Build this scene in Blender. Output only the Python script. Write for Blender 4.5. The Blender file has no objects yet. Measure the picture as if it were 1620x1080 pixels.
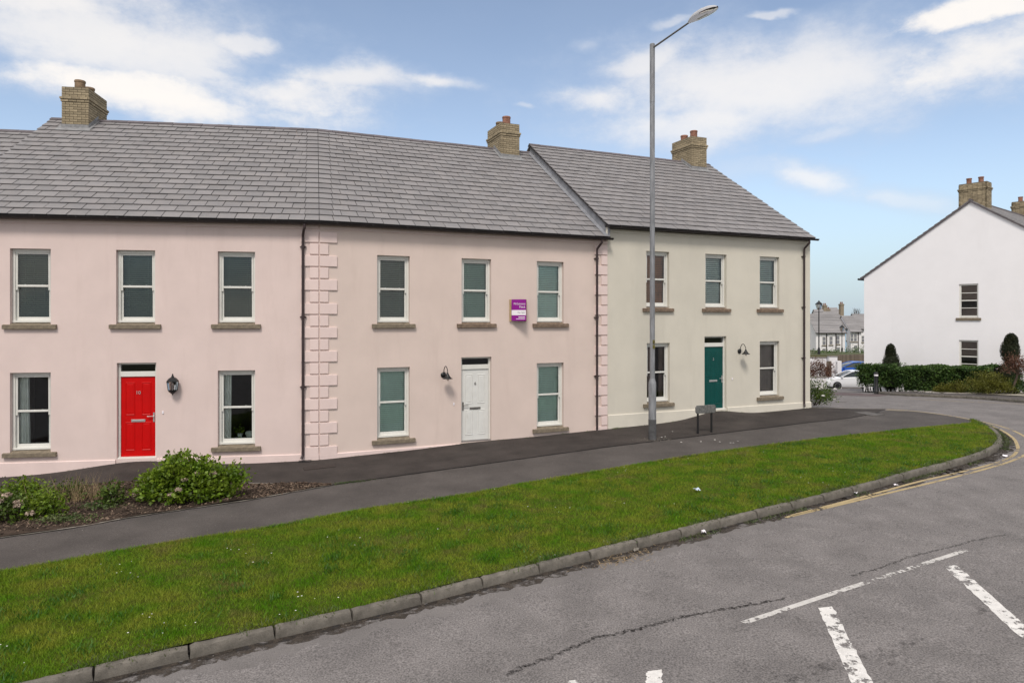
import bpy, bmesh, math, random
import numpy as np
from mathutils import Vector, Matrix

random.seed(7)
RNG = np.random.default_rng(11)
R = math.radians
scene = bpy.context.scene
COL = scene.collection

# ------------------------------------------------------------------ camera
H = 3.5                      # eye height over the local datum
cam_d = bpy.data.cameras.new('camera')
cam = bpy.data.objects.new('camera', cam_d)
COL.objects.link(cam)
cam.location = (0, 0, H)
cam.rotation_euler = (R(90), 0, 0)
cam_d.sensor_width = 36
cam_d.lens = 24
cam_d.shift_y = -35 / 1620
cam_d.clip_end = 6000
scene.camera = cam

# ------------------------------------------------------------------ light and sky
SUN_EL, SUN_AZ = 52, 8       # azimuth: degrees to the left of straight behind the camera
scene.view_settings.view_transform = 'Standard'
scene.view_settings.look = 'None'
scene.view_settings.gamma = 1
scene.view_settings.use_curve_mapping = False
scene.view_settings.exposure = 0.80

sun_d = bpy.data.lights.new('sun', 'SUN')
sun_d.energy = 1.5
sun_d.angle = R(15)
sun_d.color = (1.0, 0.935, 0.85)
sun = bpy.data.objects.new('sun', sun_d)
COL.objects.link(sun)
a = R(SUN_AZ)
sdir = Vector((-math.sin(a) * math.cos(R(SUN_EL)), -math.cos(a) * math.cos(R(SUN_EL)), math.sin(R(SUN_EL))))
sun.rotation_euler = sdir.to_track_quat('Z', 'Y').to_euler()
sun.location = sdir * 60

world = bpy.data.worlds.new('World')
scene.world = world
world.use_nodes = True


def build_world():
    nt = world.node_tree
    N, L = nt.nodes, nt.links
    N.clear()

    def nd(t, **kw):
        n = N.new(t)
        for k, v in kw.items():
            setattr(n, k, v)
        return n

    def m(op, a, b=None, c=None, clamp=False):
        n = nd('ShaderNodeMath', operation=op)
        n.use_clamp = clamp
        for i, v in enumerate((a, b, c)):
            if v is None:
                continue
            if isinstance(v, (int, float)):
                n.inputs[i].default_value = v
            else:
                L.new(v, n.inputs[i])
        return n.outputs[0]

    sky = nd('ShaderNodeTexSky', sky_type='NISHITA')
    sky.sun_disc = False
    sky.sun_elevation = R(SUN_EL)
    sky.sun_rotation = R(180 + SUN_AZ)
    sky.altitude = 0
    sky.air_density = 1.0
    sky.dust_density = 0.3
    sky.ozone_density = 1.6
    tc = nd('ShaderNodeTexCoord')
    sep = nd('ShaderNodeSeparateXYZ')
    L.new(tc.outputs['Generated'], sep.inputs[0])
    x, y, z = sep.outputs
    az = m('ARCTAN2', x, y)
    hor = m('SQRT', m('ADD', m('MULTIPLY', x, x), m('MULTIPLY', y, y)))
    el = m('ARCTAN2', z, hor)
    comb = nd('ShaderNodeCombineXYZ')
    L.new(az, comb.inputs[0])
    L.new(m('MULTIPLY', el, 1.7), comb.inputs[1])

    def noise(scale, detail=5, rough=0.55, off=0.0, vec=None, lac=2.0):
        n = nd('ShaderNodeTexNoise')
        n.inputs['Scale'].default_value = scale
        n.inputs['Detail'].default_value = detail
        n.inputs['Roughness'].default_value = rough
        n.inputs['Lacunarity'].default_value = lac
        mp = nd('ShaderNodeMapping')
        mp.inputs['Location'].default_value = (off, off * 0.7, off * 1.3)
        L.new(vec or comb.outputs[0], mp.inputs[0])
        L.new(mp.outputs[0], n.inputs['Vector'])
        return n
    warp = noise(4.2, 5, 0.6, 3.1)
    ws = nd('ShaderNodeSeparateColor')
    L.new(warp.outputs['Color'], ws.inputs[0])
    du = m('MULTIPLY', m('SUBTRACT', ws.outputs[0], 0.5), 0.13)
    dv = m('MULTIPLY', m('SUBTRACT', ws.outputs[1], 0.5), 0.06)
    U = m('ADD', az, du)
    V = m('ADD', el, dv)
    tex = noise(7.5, 11, 0.66, 9.4).outputs['Fac']
    broad = noise(2.3, 6, 0.55, 5.7).outputs['Fac']

    def smooth(v, lo, hi):
        n = nd('ShaderNodeMapRange', interpolation_type='SMOOTHSTEP')
        L.new(v, n.inputs['Value'])
        n.inputs['From Min'].default_value = lo
        n.inputs['From Max'].default_value = hi
        return n.outputs[0]
    # cloud banks: azimuth, elevation, half width, half height (degrees), tilt, density, edge softness
    banks = [
        (-31, 19.4, 17, 5.6, 0, 0.80, 0.95), (-28, 15.9, 20, 2.2, 0, 0.88, 0.85), (-36, 22, 16, 5.0, 0, 0.60, 1.0),
        (-22, 20.9, 4.2, 0.9, 2, 0.55, 0.8), (-25, 18.6, 6.0, 0.9, 0, 0.50, 0.8), (-13, 19.0, 9.5, 1.7, -2, 0.72, 0.9),
        (-6.5, 19.0, 5.4, 0.9, -3, 0.60, 0.9), (-18, 17.6, 11, 2.4, 0, 0.72, 0.95),
        (20, 17.8, 21, 5.2, -3, 0.76, 0.95), (7.8, 17.6, 6.8, 1.6, -10, 0.60, 0.9), (11, 20.2, 7.6, 1.4, 8, 0.52, 0.9),
        (14, 15.0, 11, 3.0, 0, 0.55, 1.0), (34.5, 17.2, 9, 3.2, 0, 0.72, 0.9), (35.5, 20.6, 8.0, 1.5, 5, 0.95, 0.6),
        (24, 15.9, 4.8, 0.8, 12, 0.40, 1.0), (29.5, 16.6, 4.4, 0.9, 14, 0.40, 1.0), (25, 14.0, 4.6, 0.9, 8, 0.40, 1.0),
        (24.2, 11.0, 5.2, 1.8, -18, 0.70, 1.0), (29.6, 8.8, 6.0, 1.4, -12, 0.50, 1.0), (18, 12.0, 8, 1.6, 0, 0.30, 1.0),
        (21.5, 22.4, 2.2, 0.4, 0, 0.55, 0.7), (13.5, 22.6, 2.3, 0.5, 0, 0.45, 0.8), (6.0, 21.8, 2.2, 0.7, 0, 0.35, 1.0), (1, 17.6, 1.4, 0.4, 0, 0.4, 0.8),
    ]
    total = None
    for (a0, e0, w, h, tilt, dens, soft) in banks:
        ca, sa = math.cos(R(tilt)), math.sin(R(tilt))
        p = m('SUBTRACT', U, R(a0))
        q = m('SUBTRACT', V, R(e0))
        p2 = m('ADD', m('MULTIPLY', p, ca / R(w)), m('MULTIPLY', q, sa / R(w)))
        q2 = m('SUBTRACT', m('MULTIPLY', q, ca / R(h)), m('MULTIPLY', p, sa / R(h)))
        d = m('SQRT', m('ADD', m('MULTIPLY', p2, p2), m('MULTIPLY', q2, q2)))
        d = m('ADD', d, m('MULTIPLY', m('SUBTRACT', tex, 0.5), 1.5))
        s = m('MULTIPLY', m('SUBTRACT', 1.0, smooth(d, 1.0 - soft, 1.12)), dens)
        total = s if total is None else m('MAXIMUM', total, m('ADD', m('MULTIPLY', total, 0.35), s))
    # unseen sky outside the view: cloud thickened to make the light neutral
    rest = m('MULTIPLY', smooth(broad, 0.34, 0.52), 0.92)
    aw = m('MAXIMUM', smooth(m('ABSOLUTE', az), R(38), R(52)), smooth(el, R(26), R(36)))
    thin = m('MULTIPLY', smooth(broad, 0.30, 0.62), 0.07)
    dens = m('ADD', m('ADD', total, thin), m('MULTIPLY', rest, aw), clamp=True)
    dens = m('MULTIPLY', dens, m('ADD', 0.80, m('MULTIPLY', tex, 0.36)), clamp=True)
    ramp = nd('ShaderNodeMix', data_type='RGBA')
    L.new(smooth(dens, 0.15, 0.85), ramp.inputs['Factor'])
    ramp.inputs['A'].default_value = (3.5, 3.95, 4.75, 1)
    ramp.inputs['B'].default_value = (5.85, 5.6, 5.35, 1)
    mix = nd('ShaderNodeMix', data_type='RGBA')
    L.new(dens, mix.inputs['Factor'])
    hz = nd('ShaderNodeMix', data_type='RGBA')
    L.new(m('MULTIPLY', m('SUBTRACT', 1.0, smooth(el, R(-2), R(13))), 0.92), hz.inputs['Factor'])
    hs = nd('ShaderNodeHueSaturation')
    hs.inputs['Saturation'].default_value = 0.84
    hs.inputs['Value'].default_value = 0.92
    L.new(sky.outputs[0], hs.inputs['Color'])
    L.new(hs.outputs[0], hz.inputs['A'])
    hz.inputs['B'].default_value = (2.35, 3.1, 3.8, 1)
    L.new(hz.outputs['Result'], mix.inputs['A'])
    L.new(ramp.outputs['Result'], mix.inputs['B'])
    bg = nd('ShaderNodeBackground')
    bg.inputs['Strength'].default_value = 0.10
    L.new(mix.outputs['Result'], bg.inputs['Color'])
    out = nd('ShaderNodeOutputWorld')
    L.new(bg.outputs[0], out.inputs['Surface'])


build_world()

# ------------------------------------------------------------------ helpers
FPX, CX, HY = 1080.0, 810.0, 505.0


def G(X, Y):
    """ground height of lawn and paths (array friendly), the land falls away behind the last house"""
    X = np.asarray(X, float); Y = np.asarray(Y, float)
    P = -3.55 + .0225 * X + .018 * (Y - 10)
    c, k = -3.05, .08
    h = np.maximum(k - np.abs(P - c), 0) / k
    m = np.minimum(P, c) - h * h * k / 4
    d = np.clip(Y - 24, 0, 33)
    z = m - (.050 * d + .0009 * d * d) - np.clip(Y - 57, 0, 90) * .030
    z = np.maximum(z, -9.5)
    return z + H


def gp(px, py, off=0.0):
    """the place on the ground that the photograph shows at this point"""
    z = -3.4
    for _ in range(60):
        Y = FPX * (-z) / (py - HY)
        X = (px - CX) / FPX * Y
        z = .5 * z + .5 * (float(G(X, Y)) - H + off)
    return X, Y


def tag(o, label=None, cat=None, group=None, kind=None):
    if label: o['label'] = label
    if cat: o['category'] = cat
    if group: o['group'] = group
    if kind: o['kind'] = kind
    return o


def empty(name, loc, rz=0.0, parent=None):
    o = bpy.data.objects.new(name, None)
    COL.objects.link(o)
    o.location = loc
    o.rotation_euler = (0, 0, rz)
    o.empty_display_size = .2
    if parent: o.parent = parent
    return o


def link(name, me, mat=None, parent=None, loc=None, rot=None, scale=None):
    o = bpy.data.objects.new(name, me)
    COL.objects.link(o)
    if mat is not None and len(me.materials) == 0:
        me.materials.append(mat)
    if parent: o.parent = parent
    if loc is not None: o.location = loc
    if rot is not None: o.rotation_euler = rot
    if scale is not None: o.scale = scale
    return o


def copy_tree(o, parent=None):
    c = o.copy(); COL.objects.link(c)
    if parent: c.parent = parent
    for ch in list(o.children):
        copy_tree(ch, c)
    return c


class MB:
    """collects polygons; build() links them as one mesh object"""
    def __init__(s):
        s.v = []; s.f = []; s.mi = []; s.m = 0

    def quad(s, *p):
        n = len(s.v)
        s.v += [tuple(q) for q in p]
        s.f.append(tuple(range(n, n + len(p)))); s.mi.append(s.m)
        return s

    def box(s, x0, x1, y0, y1, z0, z1):
        n = len(s.v)
        s.v += [(x0, y0, z0), (x1, y0, z0), (x1, y1, z0), (x0, y1, z0), (x0, y0, z1), (x1, y0, z1), (x1, y1, z1), (x0, y1, z1)]
        for q in ((3, 2, 1, 0), (4, 5, 6, 7), (0, 1, 5, 4), (1, 2, 6, 5), (2, 3, 7, 6), (3, 0, 4, 7)):
            s.f.append(tuple(n + i for i in q)); s.mi.append(s.m)
        return s

    def hexa(s, p):
        n = len(s.v)
        s.v += [tuple(q) for q in p]
        for q in ((3, 2, 1, 0), (4, 5, 6, 7), (0, 1, 5, 4), (1, 2, 6, 5), (2, 3, 7, 6), (3, 0, 4, 7)):
            s.f.append(tuple(n + i for i in q)); s.mi.append(s.m)
        return s

    def loft(s, rings, closed=True, cap=True):
        n = len(s.v); k = len(rings[0])
        for r in rings: s.v += [tuple(q) for q in r]
        for i in range(len(rings) - 1):
            for j in range(k if closed else k - 1):
                a = n + i * k + j; b = n + i * k + (j + 1) % k
                s.f.append((a, b, b + k, a + k)); s.mi.append(s.m)
        if cap and closed:
            s.f.append(tuple(n + j for j in reversed(range(k)))); s.mi.append(s.m)
            s.f.append(tuple(n + (len(rings) - 1) * k + j for j in range(k))); s.mi.append(s.m)
        return s

    def tube(s, pts, r, seg=10, cap=True):
        pts = [Vector(p) for p in pts]
        rs = r if isinstance(r, (list, tuple)) else [r] * len(pts)
        rings = []
        ref = None
        for i, p in enumerate(pts):
            t = (pts[min(i + 1, len(pts) - 1)] - pts[max(i - 1, 0)]).normalized()
            if ref is None:
                ref = Vector((0, 0, 1)) if abs(t.z) < .9 else Vector((1, 0, 0))
            u = (ref - t * ref.dot(t)).normalized()
            w = t.cross(u)
            ref = u
            rings.append([p + (u * math.cos(2 * math.pi * j / seg) + w * math.sin(2 * math.pi * j / seg)) * rs[i] for j in range(seg)])
        return s.loft(rings, True, cap)

    def lathe(s, prof, c=(0, 0, 0), seg=16, cap=True):
        rings = [[(c[0] + r * math.cos(2 * math.pi * j / seg), c[1] + r * math.sin(2 * math.pi * j / seg), c[2] + z) for j in range(seg)] for r, z in prof]
        return s.loft(rings, True, cap)

    def mesh(s, name='m', smooth=False, bevel=0.0, seg=1):
        me = bpy.data.meshes.new(name)
        me.from_pydata(s.v, [], s.f)
        if any(s.mi): me.polygons.foreach_set('material_index', s.mi)
        if bevel:
            b = bmesh.new(); b.from_mesh(me)
            bmesh.ops.remove_doubles(b, verts=b.verts, dist=1e-5)
            ed = [e for e in b.edges if len(e.link_faces) == 2 and e.calc_face_angle(0) > .5]
            bmesh.ops.bevel(b, geom=ed, offset=bevel, segments=seg, affect='EDGES', profile=.6)
            b.to_mesh(me); b.free()
        if smooth:
            me.polygons.foreach_set('use_smooth', [True] * len(me.polygons))
            try:
                me.set_sharp_from_angle(angle=R(40))
            except Exception:
                pass
        me.update()
        return me

    def build(s, name, mat, parent=None, smooth=False, bevel=0.0, seg=1, **kw):
        me = s.mesh(name, smooth, bevel, seg)
        for mm in (mat if isinstance(mat, (list, tuple)) else [mat]):
            me.materials.append(mm)
        return link(name, me, None, parent, **kw)


def np_mesh(name, verts, faces, mat, parent=None, smooth=False):
    """verts (n,3), faces (m,k) arrays"""
    me = bpy.data.meshes.new(name)
    verts = np.asarray(verts, np.float32); faces = np.asarray(faces, np.int32)
    k = faces.shape[1]
    me.vertices.add(len(verts)); me.vertices.foreach_set('co', verts.ravel())
    me.loops.add(faces.size); me.loops.foreach_set('vertex_index', faces.ravel())
    me.polygons.add(len(faces))
    me.polygons.foreach_set('loop_start', np.arange(0, faces.size, k, dtype=np.int32))
    me.polygons.foreach_set('loop_total', np.full(len(faces), k, np.int32))
    if smooth: me.polygons.foreach_set('use_smooth', np.ones(len(faces), bool))
    me.update(calc_edges=True)
    me.materials.append(mat)
    return link(name, me, None, parent)


def lin(c):
    return tuple(((v / 255) / 12.92 if v <= 10.3 else (((v / 255) + .055) / 1.055) ** 2.4) for v in c)


# ------------------------------------------------------------------ materials
def pm(name, col, rough=.8, var=.1, scale=3.0, bump=0.0, bscale=60.0, spec=.3, rnd=0.0, col2=None, lo=.35, hi=.65,
       metal=0.0, detail=5, stretch=(1, 1, 1), speck=0.0, sscale=300.0, coord='Object', bdist=.01, spots=None, trans=0.0):
    """principled material: base colour with noise, object-to-object variation, fine speckle and bump"""
    mt = bpy.data.materials.new(name)
    mt.use_nodes = True
    nt = mt.node_tree; N, L = nt.nodes, nt.links
    b = N['Principled BSDF']
    b.inputs['Roughness'].default_value = rough
    b.inputs['Specular IOR Level'].default_value = spec
    b.inputs['Metallic'].default_value = metal
    tc = N.new('ShaderNodeTexCoord')
    src = tc.outputs['Object']
    if coord == 'World':
        src = N.new('ShaderNodeNewGeometry').outputs['Position']
    mp = N.new('ShaderNodeMapping'); mp.inputs['Scale'].default_value = stretch
    L.new(src, mp.inputs[0])
    no = N.new('ShaderNodeTexNoise'); no.inputs['Scale'].default_value = scale; no.inputs['Detail'].default_value = detail
    no.inputs['Roughness'].default_value = .6
    L.new(mp.outputs[0], no.inputs['Vector'])
    mr = N.new('ShaderNodeMapRange'); mr.inputs['From Min'].default_value = lo; mr.inputs['From Max'].default_value = hi
    L.new(no.outputs['Fac'], mr.inputs['Value'])
    mx = N.new('ShaderNodeMix'); mx.data_type = 'RGBA'
    L.new(mr.outputs[0], mx.inputs['Factor'])
    if col2 is None:
        mx.inputs['A'].default_value = tuple(min(1, c * (1 - var)) for c in col) + (1,)
        mx.inputs['B'].default_value = tuple(min(1, c * (1 + var)) for c in col) + (1,)
    else:
        mx.inputs['A'].default_value = tuple(col) + (1,)
        mx.inputs['B'].default_value = tuple(col2) + (1,)
    cur = mx.outputs['Result']
    if spots:
        sc, th, wd, sc_col, st = spots
        n2 = N.new('ShaderNodeTexNoise'); n2.inputs['Scale'].default_value = sc; n2.inputs['Detail'].default_value = 6
        n2.inputs['Roughness'].default_value = .65
        mp2 = N.new('ShaderNodeMapping'); mp2.inputs['Scale'].default_value = st; mp2.inputs['Location'].default_value = (3.3, 1.7, 9.1)
        L.new(src, mp2.inputs[0]); L.new(mp2.outputs[0], n2.inputs['Vector'])
        r2 = N.new('ShaderNodeMapRange'); r2.inputs['From Min'].default_value = th; r2.inputs['From Max'].default_value = th + wd
        L.new(n2.outputs['Fac'], r2.inputs['Value'])
        m2 = N.new('ShaderNodeMix'); m2.data_type = 'RGBA'
        L.new(r2.outputs[0], m2.inputs['Factor']); L.new(cur, m2.inputs['A'])
        m2.inputs['B'].default_value = tuple(sc_col) + (1,)
        cur = m2.outputs['Result']
    if rnd:
        oi = N.new('ShaderNodeObjectInfo'); ge = N.new('ShaderNodeNewGeometry')
        ad = N.new('ShaderNodeMath'); ad.operation = 'ADD'
        L.new(oi.outputs['Random'], ad.inputs[0]); L.new(ge.outputs['Random Per Island'], ad.inputs[1])
        fr = N.new('ShaderNodeMath'); fr.operation = 'FRACT'; L.new(ad.outputs[0], fr.inputs[0])
        r3 = N.new('ShaderNodeMapRange'); r3.inputs['To Min'].default_value = 1 - rnd; r3.inputs['To Max'].default_value = 1 + rnd
        L.new(fr.outputs[0], r3.inputs['Value'])
        hs = N.new('ShaderNodeHueSaturation'); L.new(cur, hs.inputs['Color']); L.new(r3.outputs[0], hs.inputs['Value'])
        cur = hs.outputs['Color']
    if speck:
        n4 = N.new('ShaderNodeTexNoise'); n4.inputs['Scale'].default_value = sscale; n4.inputs['Detail'].default_value = 2
        L.new(src, n4.inputs['Vector'])
        r4 = N.new('ShaderNodeMapRange'); r4.inputs['From Min'].default_value = .3; r4.inputs['From Max'].default_value = .7
        r4.inputs['To Min'].default_value = 1 - speck; r4.inputs['To Max'].default_value = 1 + speck
        L.new(n4.outputs['Fac'], r4.inputs['Value'])
        h4 = N.new('ShaderNodeHueSaturation'); L.new(cur, h4.inputs['Color']); L.new(r4.outputs[0], h4.inputs['Value'])
        cur = h4.outputs['Color']
    L.new(cur, b.inputs['Base Color'])
    if bump:
        n5 = N.new('ShaderNodeTexNoise'); n5.inputs['Scale'].default_value = bscale; n5.inputs['Detail'].default_value = 4
        L.new(src, n5.inputs['Vector'])
        bp = N.new('ShaderNodeBump'); bp.inputs['Strength'].default_value = bump; bp.inputs['Distance'].default_value = bdist
        L.new(n5.outputs['Fac'], bp.inputs['Height']); L.new(bp.outputs[0], b.inputs['Normal'])
    if trans:
        tl = N.new('ShaderNodeBsdfTranslucent'); L.new(cur, tl.inputs['Color'])
        ms = N.new('ShaderNodeMixShader'); ms.inputs[0].default_value = trans
        L.new(b.outputs[0], ms.inputs[1]); L.new(tl.outputs[0], ms.inputs[2])
        L.new(ms.outputs[0], N['Material Output'].inputs['Surface'])
    return mt


def glass_mat(name, tint=(1, 1, 1), gloss=(.9, .95, 1.0)):
    mt = bpy.data.materials.new(name); mt.use_nodes = True
    nt = mt.node_tree; N, L = nt.nodes, nt.links
    N.remove(N['Principled BSDF'])
    tr = N.new('ShaderNodeBsdfTransparent'); tr.inputs[0].default_value = tuple(tint) + (1,)
    gl = N.new('ShaderNodeBsdfGlossy'); gl.inputs['Roughness'].default_value = .015; gl.inputs['Color'].default_value = tuple(gloss) + (1,)
    tc = N.new('ShaderNodeTexCoord'); no = N.new('ShaderNodeTexNoise'); no.inputs['Scale'].default_value = 1.6; no.inputs['Detail'].default_value = 1
    L.new(tc.outputs['Object'], no.inputs['Vector'])
    bp = N.new('ShaderNodeBump'); bp.inputs['Strength'].default_value = .05; bp.inputs['Distance'].default_value = .05
    L.new(no.outputs['Fac'], bp.inputs['Height']); L.new(bp.outputs[0], gl.inputs['Normal'])
    fr = N.new('ShaderNodeFresnel'); fr.inputs['IOR'].default_value = 1.6
    ms = N.new('ShaderNodeMixShader')
    L.new(fr.outputs[0], ms.inputs[0]); L.new(tr.outputs[0], ms.inputs[1]); L.new(gl.outputs[0], ms.inputs[2])
    L.new(ms.outputs[0], N['Material Output'].inputs['Surface'])
    return mt


def paint_mat(name, col, wear, scale):
    """road paint that has worn through in patches"""
    mt = pm(name, col, rough=.75, var=.10, scale=9, speck=.15, sscale=120, coord='World')
    nt = mt.node_tree; N, L = nt.nodes, nt.links
    g = N.new('ShaderNodeNewGeometry')
    n1 = N.new('ShaderNodeTexNoise'); n1.inputs['Scale'].default_value = scale; n1.inputs['Detail'].default_value = 8; n1.inputs['Roughness'].default_value = .72
    L.new(g.outputs['Position'], n1.inputs['Vector'])
    n2 = N.new('ShaderNodeTexNoise'); n2.inputs['Scale'].default_value = 1.3; n2.inputs['Detail'].default_value = 2
    L.new(g.outputs['Position'], n2.inputs['Vector'])
    ad = N.new('ShaderNodeMath'); ad.operation = 'MULTIPLY_ADD'; L.new(n2.outputs['Fac'], ad.inputs[0]); ad.inputs[1].default_value = .6
    L.new(n1.outputs['Fac'], ad.inputs[2])
    r = N.new('ShaderNodeMapRange'); r.inputs['From Min'].default_value = wear; r.inputs['From Max'].default_value = wear + .05
    L.new(ad.outputs[0], r.inputs['Value'])
    tr = N.new('ShaderNodeBsdfTransparent'); ms = N.new('ShaderNodeMixShader')
    L.new(r.outputs[0], ms.inputs[0]); L.new(N['Principled BSDF'].outputs[0], ms.inputs[1]); L.new(tr.outputs[0], ms.inputs[2])
    L.new(ms.outputs[0], N['Material Output'].inputs['Surface'])
    return mt


def leaf_mat(name, c1, c2, rnd=.35, trans=.25, rough=.5):
    return pm(name, c1, rough=rough, col2=c2, scale=3.2, lo=.38, hi=.62, rnd=rnd, spec=.35, coord='World', trans=trans)


M = {}
M['pinkb'] = pm('pink_render_middle', (.648, .532, .480), .88, .035, 1.1, .16, 200, .2, spots=(1.9, .55, .26, (.590, .478, .430), (1, 1, .16)))
M['pink'] = pm('pink_render', (.670, .545, .512), .88, .035, 1.1, .16, 200, .2, spots=(1.9, .55, .26, (.610, .488, .455), (1, 1, .16)))
M['pink_trim'] = pm('pink_trim', (.715, .575, .545), .85, .04, 2.0, .10, 200, .2, spots=(3.0, .62, .2, (.63, .50, .465), (1, 1, 1)))
M['cream'] = pm('cream_render', (.600, .562, .485), .88, .035, 1.1, .16, 200, .2, spots=(1.9, .55, .26, (.545, .508, .436), (1, 1, .16)))
M['cream_trim'] = pm('cream_trim', (.64, .60, .52), .85, .04, 2.0, .10, 200, .2)
M['white'] = pm('white_render', (.86, .845, .865), .88, .02, .8, .08, 200, .2, spots=(1.2, .58, .3, (.81, .795, .815), (1, 1, .25)))
M['upvc'] = pm('white_paint', (.68, .67, .63), .45, .03, 6, spec=.4, spots=(14, .66, .08, (.42, .38, .32), (1, 1, 1)))
M['stone'] = pm('sill_stone', (.200, .165, .122), .9, .25, 9, .4, 80, .2, speck=.15, sscale=90, spots=(7, .58, .12, (.16, .13, .10), (1, 1, 1)))
M['stone_brown'] = pm('weathered_sill_stone', (.185, .135, .100), .9, .3, 9, .4, 80, .2, speck=.2, sscale=90, spots=(11, .60, .10, (.30, .23, .18), (1, 1, 1)))
M['slate'] = pm('slate', (.228, .214, .214), .66, .10, 3.0, .25, 35, .3, rnd=.085, speck=.08, sscale=60, col2=(.196, .188, .193), coord='World',
                spots=(2.2, .66, .15, (.268, .252, .243), (1, 1, 1)))
M['slate_far'] = pm('far_slate', (.235, .225, .228), .7, .15, .9, spec=.2, rnd=.10, coord='World', stretch=(.4, 1, 6))
M['deck'] = pm('roof_underlay', (.045, .042, .045), .9, .1, 3)
M['ridge'] = pm('ridge_tile', (.115, .10, .108), .7, .2, 5, .3, 60, rnd=.15)
M['lead'] = pm('lead', (.22, .225, .245), .55, .18, 5, .3, 12, .4, spots=(6, .58, .12, (.33, .33, .34), (1, 1, .5)))
M['flash'] = pm('lead_flashing', (.22, .22, .225), .6, .2, 8, .2, 30, .4)
M['brick'] = pm('buff_brick', (.295, .242, .162), .9, .2, 6, .4, 70, .2, rnd=.20, speck=.15, sscale=60, spots=(5, .60, .15, (.20, .165, .115), (1, 1, 1)))
M['mortar'] = pm('mortar', (.15, .125, .09), .95, .2, 8)
M['brick_far'] = pm('far_brick', (.25, .205, .15), .9, .2, 6, stretch=(1, 1, 4))
M['pot'] = pm('terracotta', (.25, .125, .09), .85, .25, 9, .2, 40, .2, rnd=.12)
M['pot_dirty'] = pm('sooty_buff_pot', (.20, .14, .09), .85, .25, 9, .2, 40, .2, rnd=.15)
M['gutter'] = pm('gutter_plastic', (.016, .012, .013), .4, .2, 5, spec=.4)
M['pipe'] = pm('pipe_plastic', (.042, .027, .028), .45, .2, 5, spec=.4)
M['black'] = pm('black_iron', (.012, .012, .013), .45, .2, 8, spec=.4)
M['red'] = pm('red_door', (.52, .002, .002), .42, .06, 3, spec=.18)
M['teal'] = pm('teal_door', (.002, .062, .055), .42, .08, 3, spec=.25)
M['wdoor'] = pm('white_door', (.66, .655, .63), .5, .04, 4, spec=.4, spots=(9, .66, .1, (.5, .47, .42), (1, 1, .4)))
M['steel'] = pm('brushed_steel', (.62, .61, .60), .35, .05, 9, metal=.85)
M['dark_steel'] = pm('tarnished_steel', (.16, .15, .14), .5, .1, 9, metal=.4)
M['galv'] = pm('galvanised_steel', (.235, .24, .255), .55, .25, 2.2, .15, 30, .4, metal=.25, stretch=(6, 6, 1.0), spots=(1.8, .58, .10, (.145, .14, .155), (5, 5, .55)))
M['galv_dark'] = pm('bitumen_base', (.085, .085, .088), .8, .25, 6, .2, 40)
M['head_shell'] = pm('lamp_shell', (.42, .42, .44), .5, .1, 4)
M['glass'] = glass_mat('window_glass', (.93, .97, .95))
M['lens'] = glass_mat('lamp_glass', (.75, .70, .66))
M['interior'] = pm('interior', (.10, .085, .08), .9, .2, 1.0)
M['lens_in'] = pm('lamp_inside', (.26, .19, .15), .6, .4, 14)
M['blind_dark'] = pm('grey_green_blind', (.22, .24, .18), .6, .12, 2.0, stretch=(.5, 1, 1))
M['blind_mid'] = pm('sage_blind', (.24, .27, .22), .6, .12, 2.0)
M['blind_teal'] = pm('pale_teal_blind', (.66, .82, .74), .6, .10, 1.4)
M['blind_teal2'] = pm('mid_teal_blind', (.36, .50, .43), .6, .10, 1.4)
M['blind_white'] = pm('pale_slat_blind', (.80, .84, .77), .5, .10, 1.4)
M['blind_wood'] = pm('wooden_blind', (.46, .20, .085), .55, .2, 3.0, stretch=(.3, 1, 1))
M['curtain'] = pm('pale_curtain', (.90, .92, .87), .9, .12, 3.0)
M['sheer'] = pm('sheer_brown_curtain', (.42, .35, .33), .9, .12, 3.0)
M['curtain_brown'] = pm('brown_curtain', (.30, .22, .20), .9, .12, 3.0)
M['ceramic'] = pm('pale_ceramic', (.55, .60, .55), .4, .05, 3.0)
M['purple'] = pm('purple_board', (.24, .005, .235), .5, .06, 4)
M['bwhite'] = pm('white_board', (.78, .74, .78), .5, .05, 4)
M['wood'] = pm('raw_timber', (.42, .31, .15), .8, .2, 6, stretch=(8, 8, 1))
M['grey_letter'] = pm('grey_letters', (.25, .23, .27), .6)
M['tarmac'] = pm('footpath_tarmac', (.078, .069, .065), .92, .18, .9, .5, 90, .25, speck=.30, sscale=55, coord='World', spots=(.55, .60, .2, (.082, .073, .068), (1, 1, 1)))
M['tarmac2'] = pm('dark_tarmac', (.044, .037, .034), .93, .25, 1.2, .5, 90, .25, speck=.30, sscale=60, coord='World', spots=(.8, .58, .2, (.062, .053, .048), (1, 1, 1)))
M['road'] = pm('road_asphalt', (.166, .153, .150), .9, .14, 1.6, .8, 55, .25, speck=.46, sscale=52, coord='World', spots=(.7, .54, .22, (.134, .124, .123), (1, 1, 1)))
M['seam'] = pm('tar_seam', (.022, .020, .020), .9, .2, 8, coord='World')
M['stain'] = pm('oil_stain', (.060, .055, .055), .85, .3, 8, speck=.3, sscale=60, coord='World')
M['kerb'] = pm('kerb_concrete', (.135, .122, .105), .92, .22, 6, .6, 60, .2, rnd=.10, speck=.2, sscale=120, spots=(4, .56, .14, (.080, .074, .060), (1, 1, 1)))
M['edging'] = pm('concrete_edging', (.20, .18, .155), .92, .2, 6, .4, 60, coord='World')
M['soil'] = pm('soil', (.050, .036, .028), .95, .4, 4, .8, 40, .1, coord='World')
M['lawn'] = pm('lawn_soil', (.040, .075, .004), .95, .3, 1.6, .8, 60, .1, coord='World', col2=(.065, .062, .016))
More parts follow.
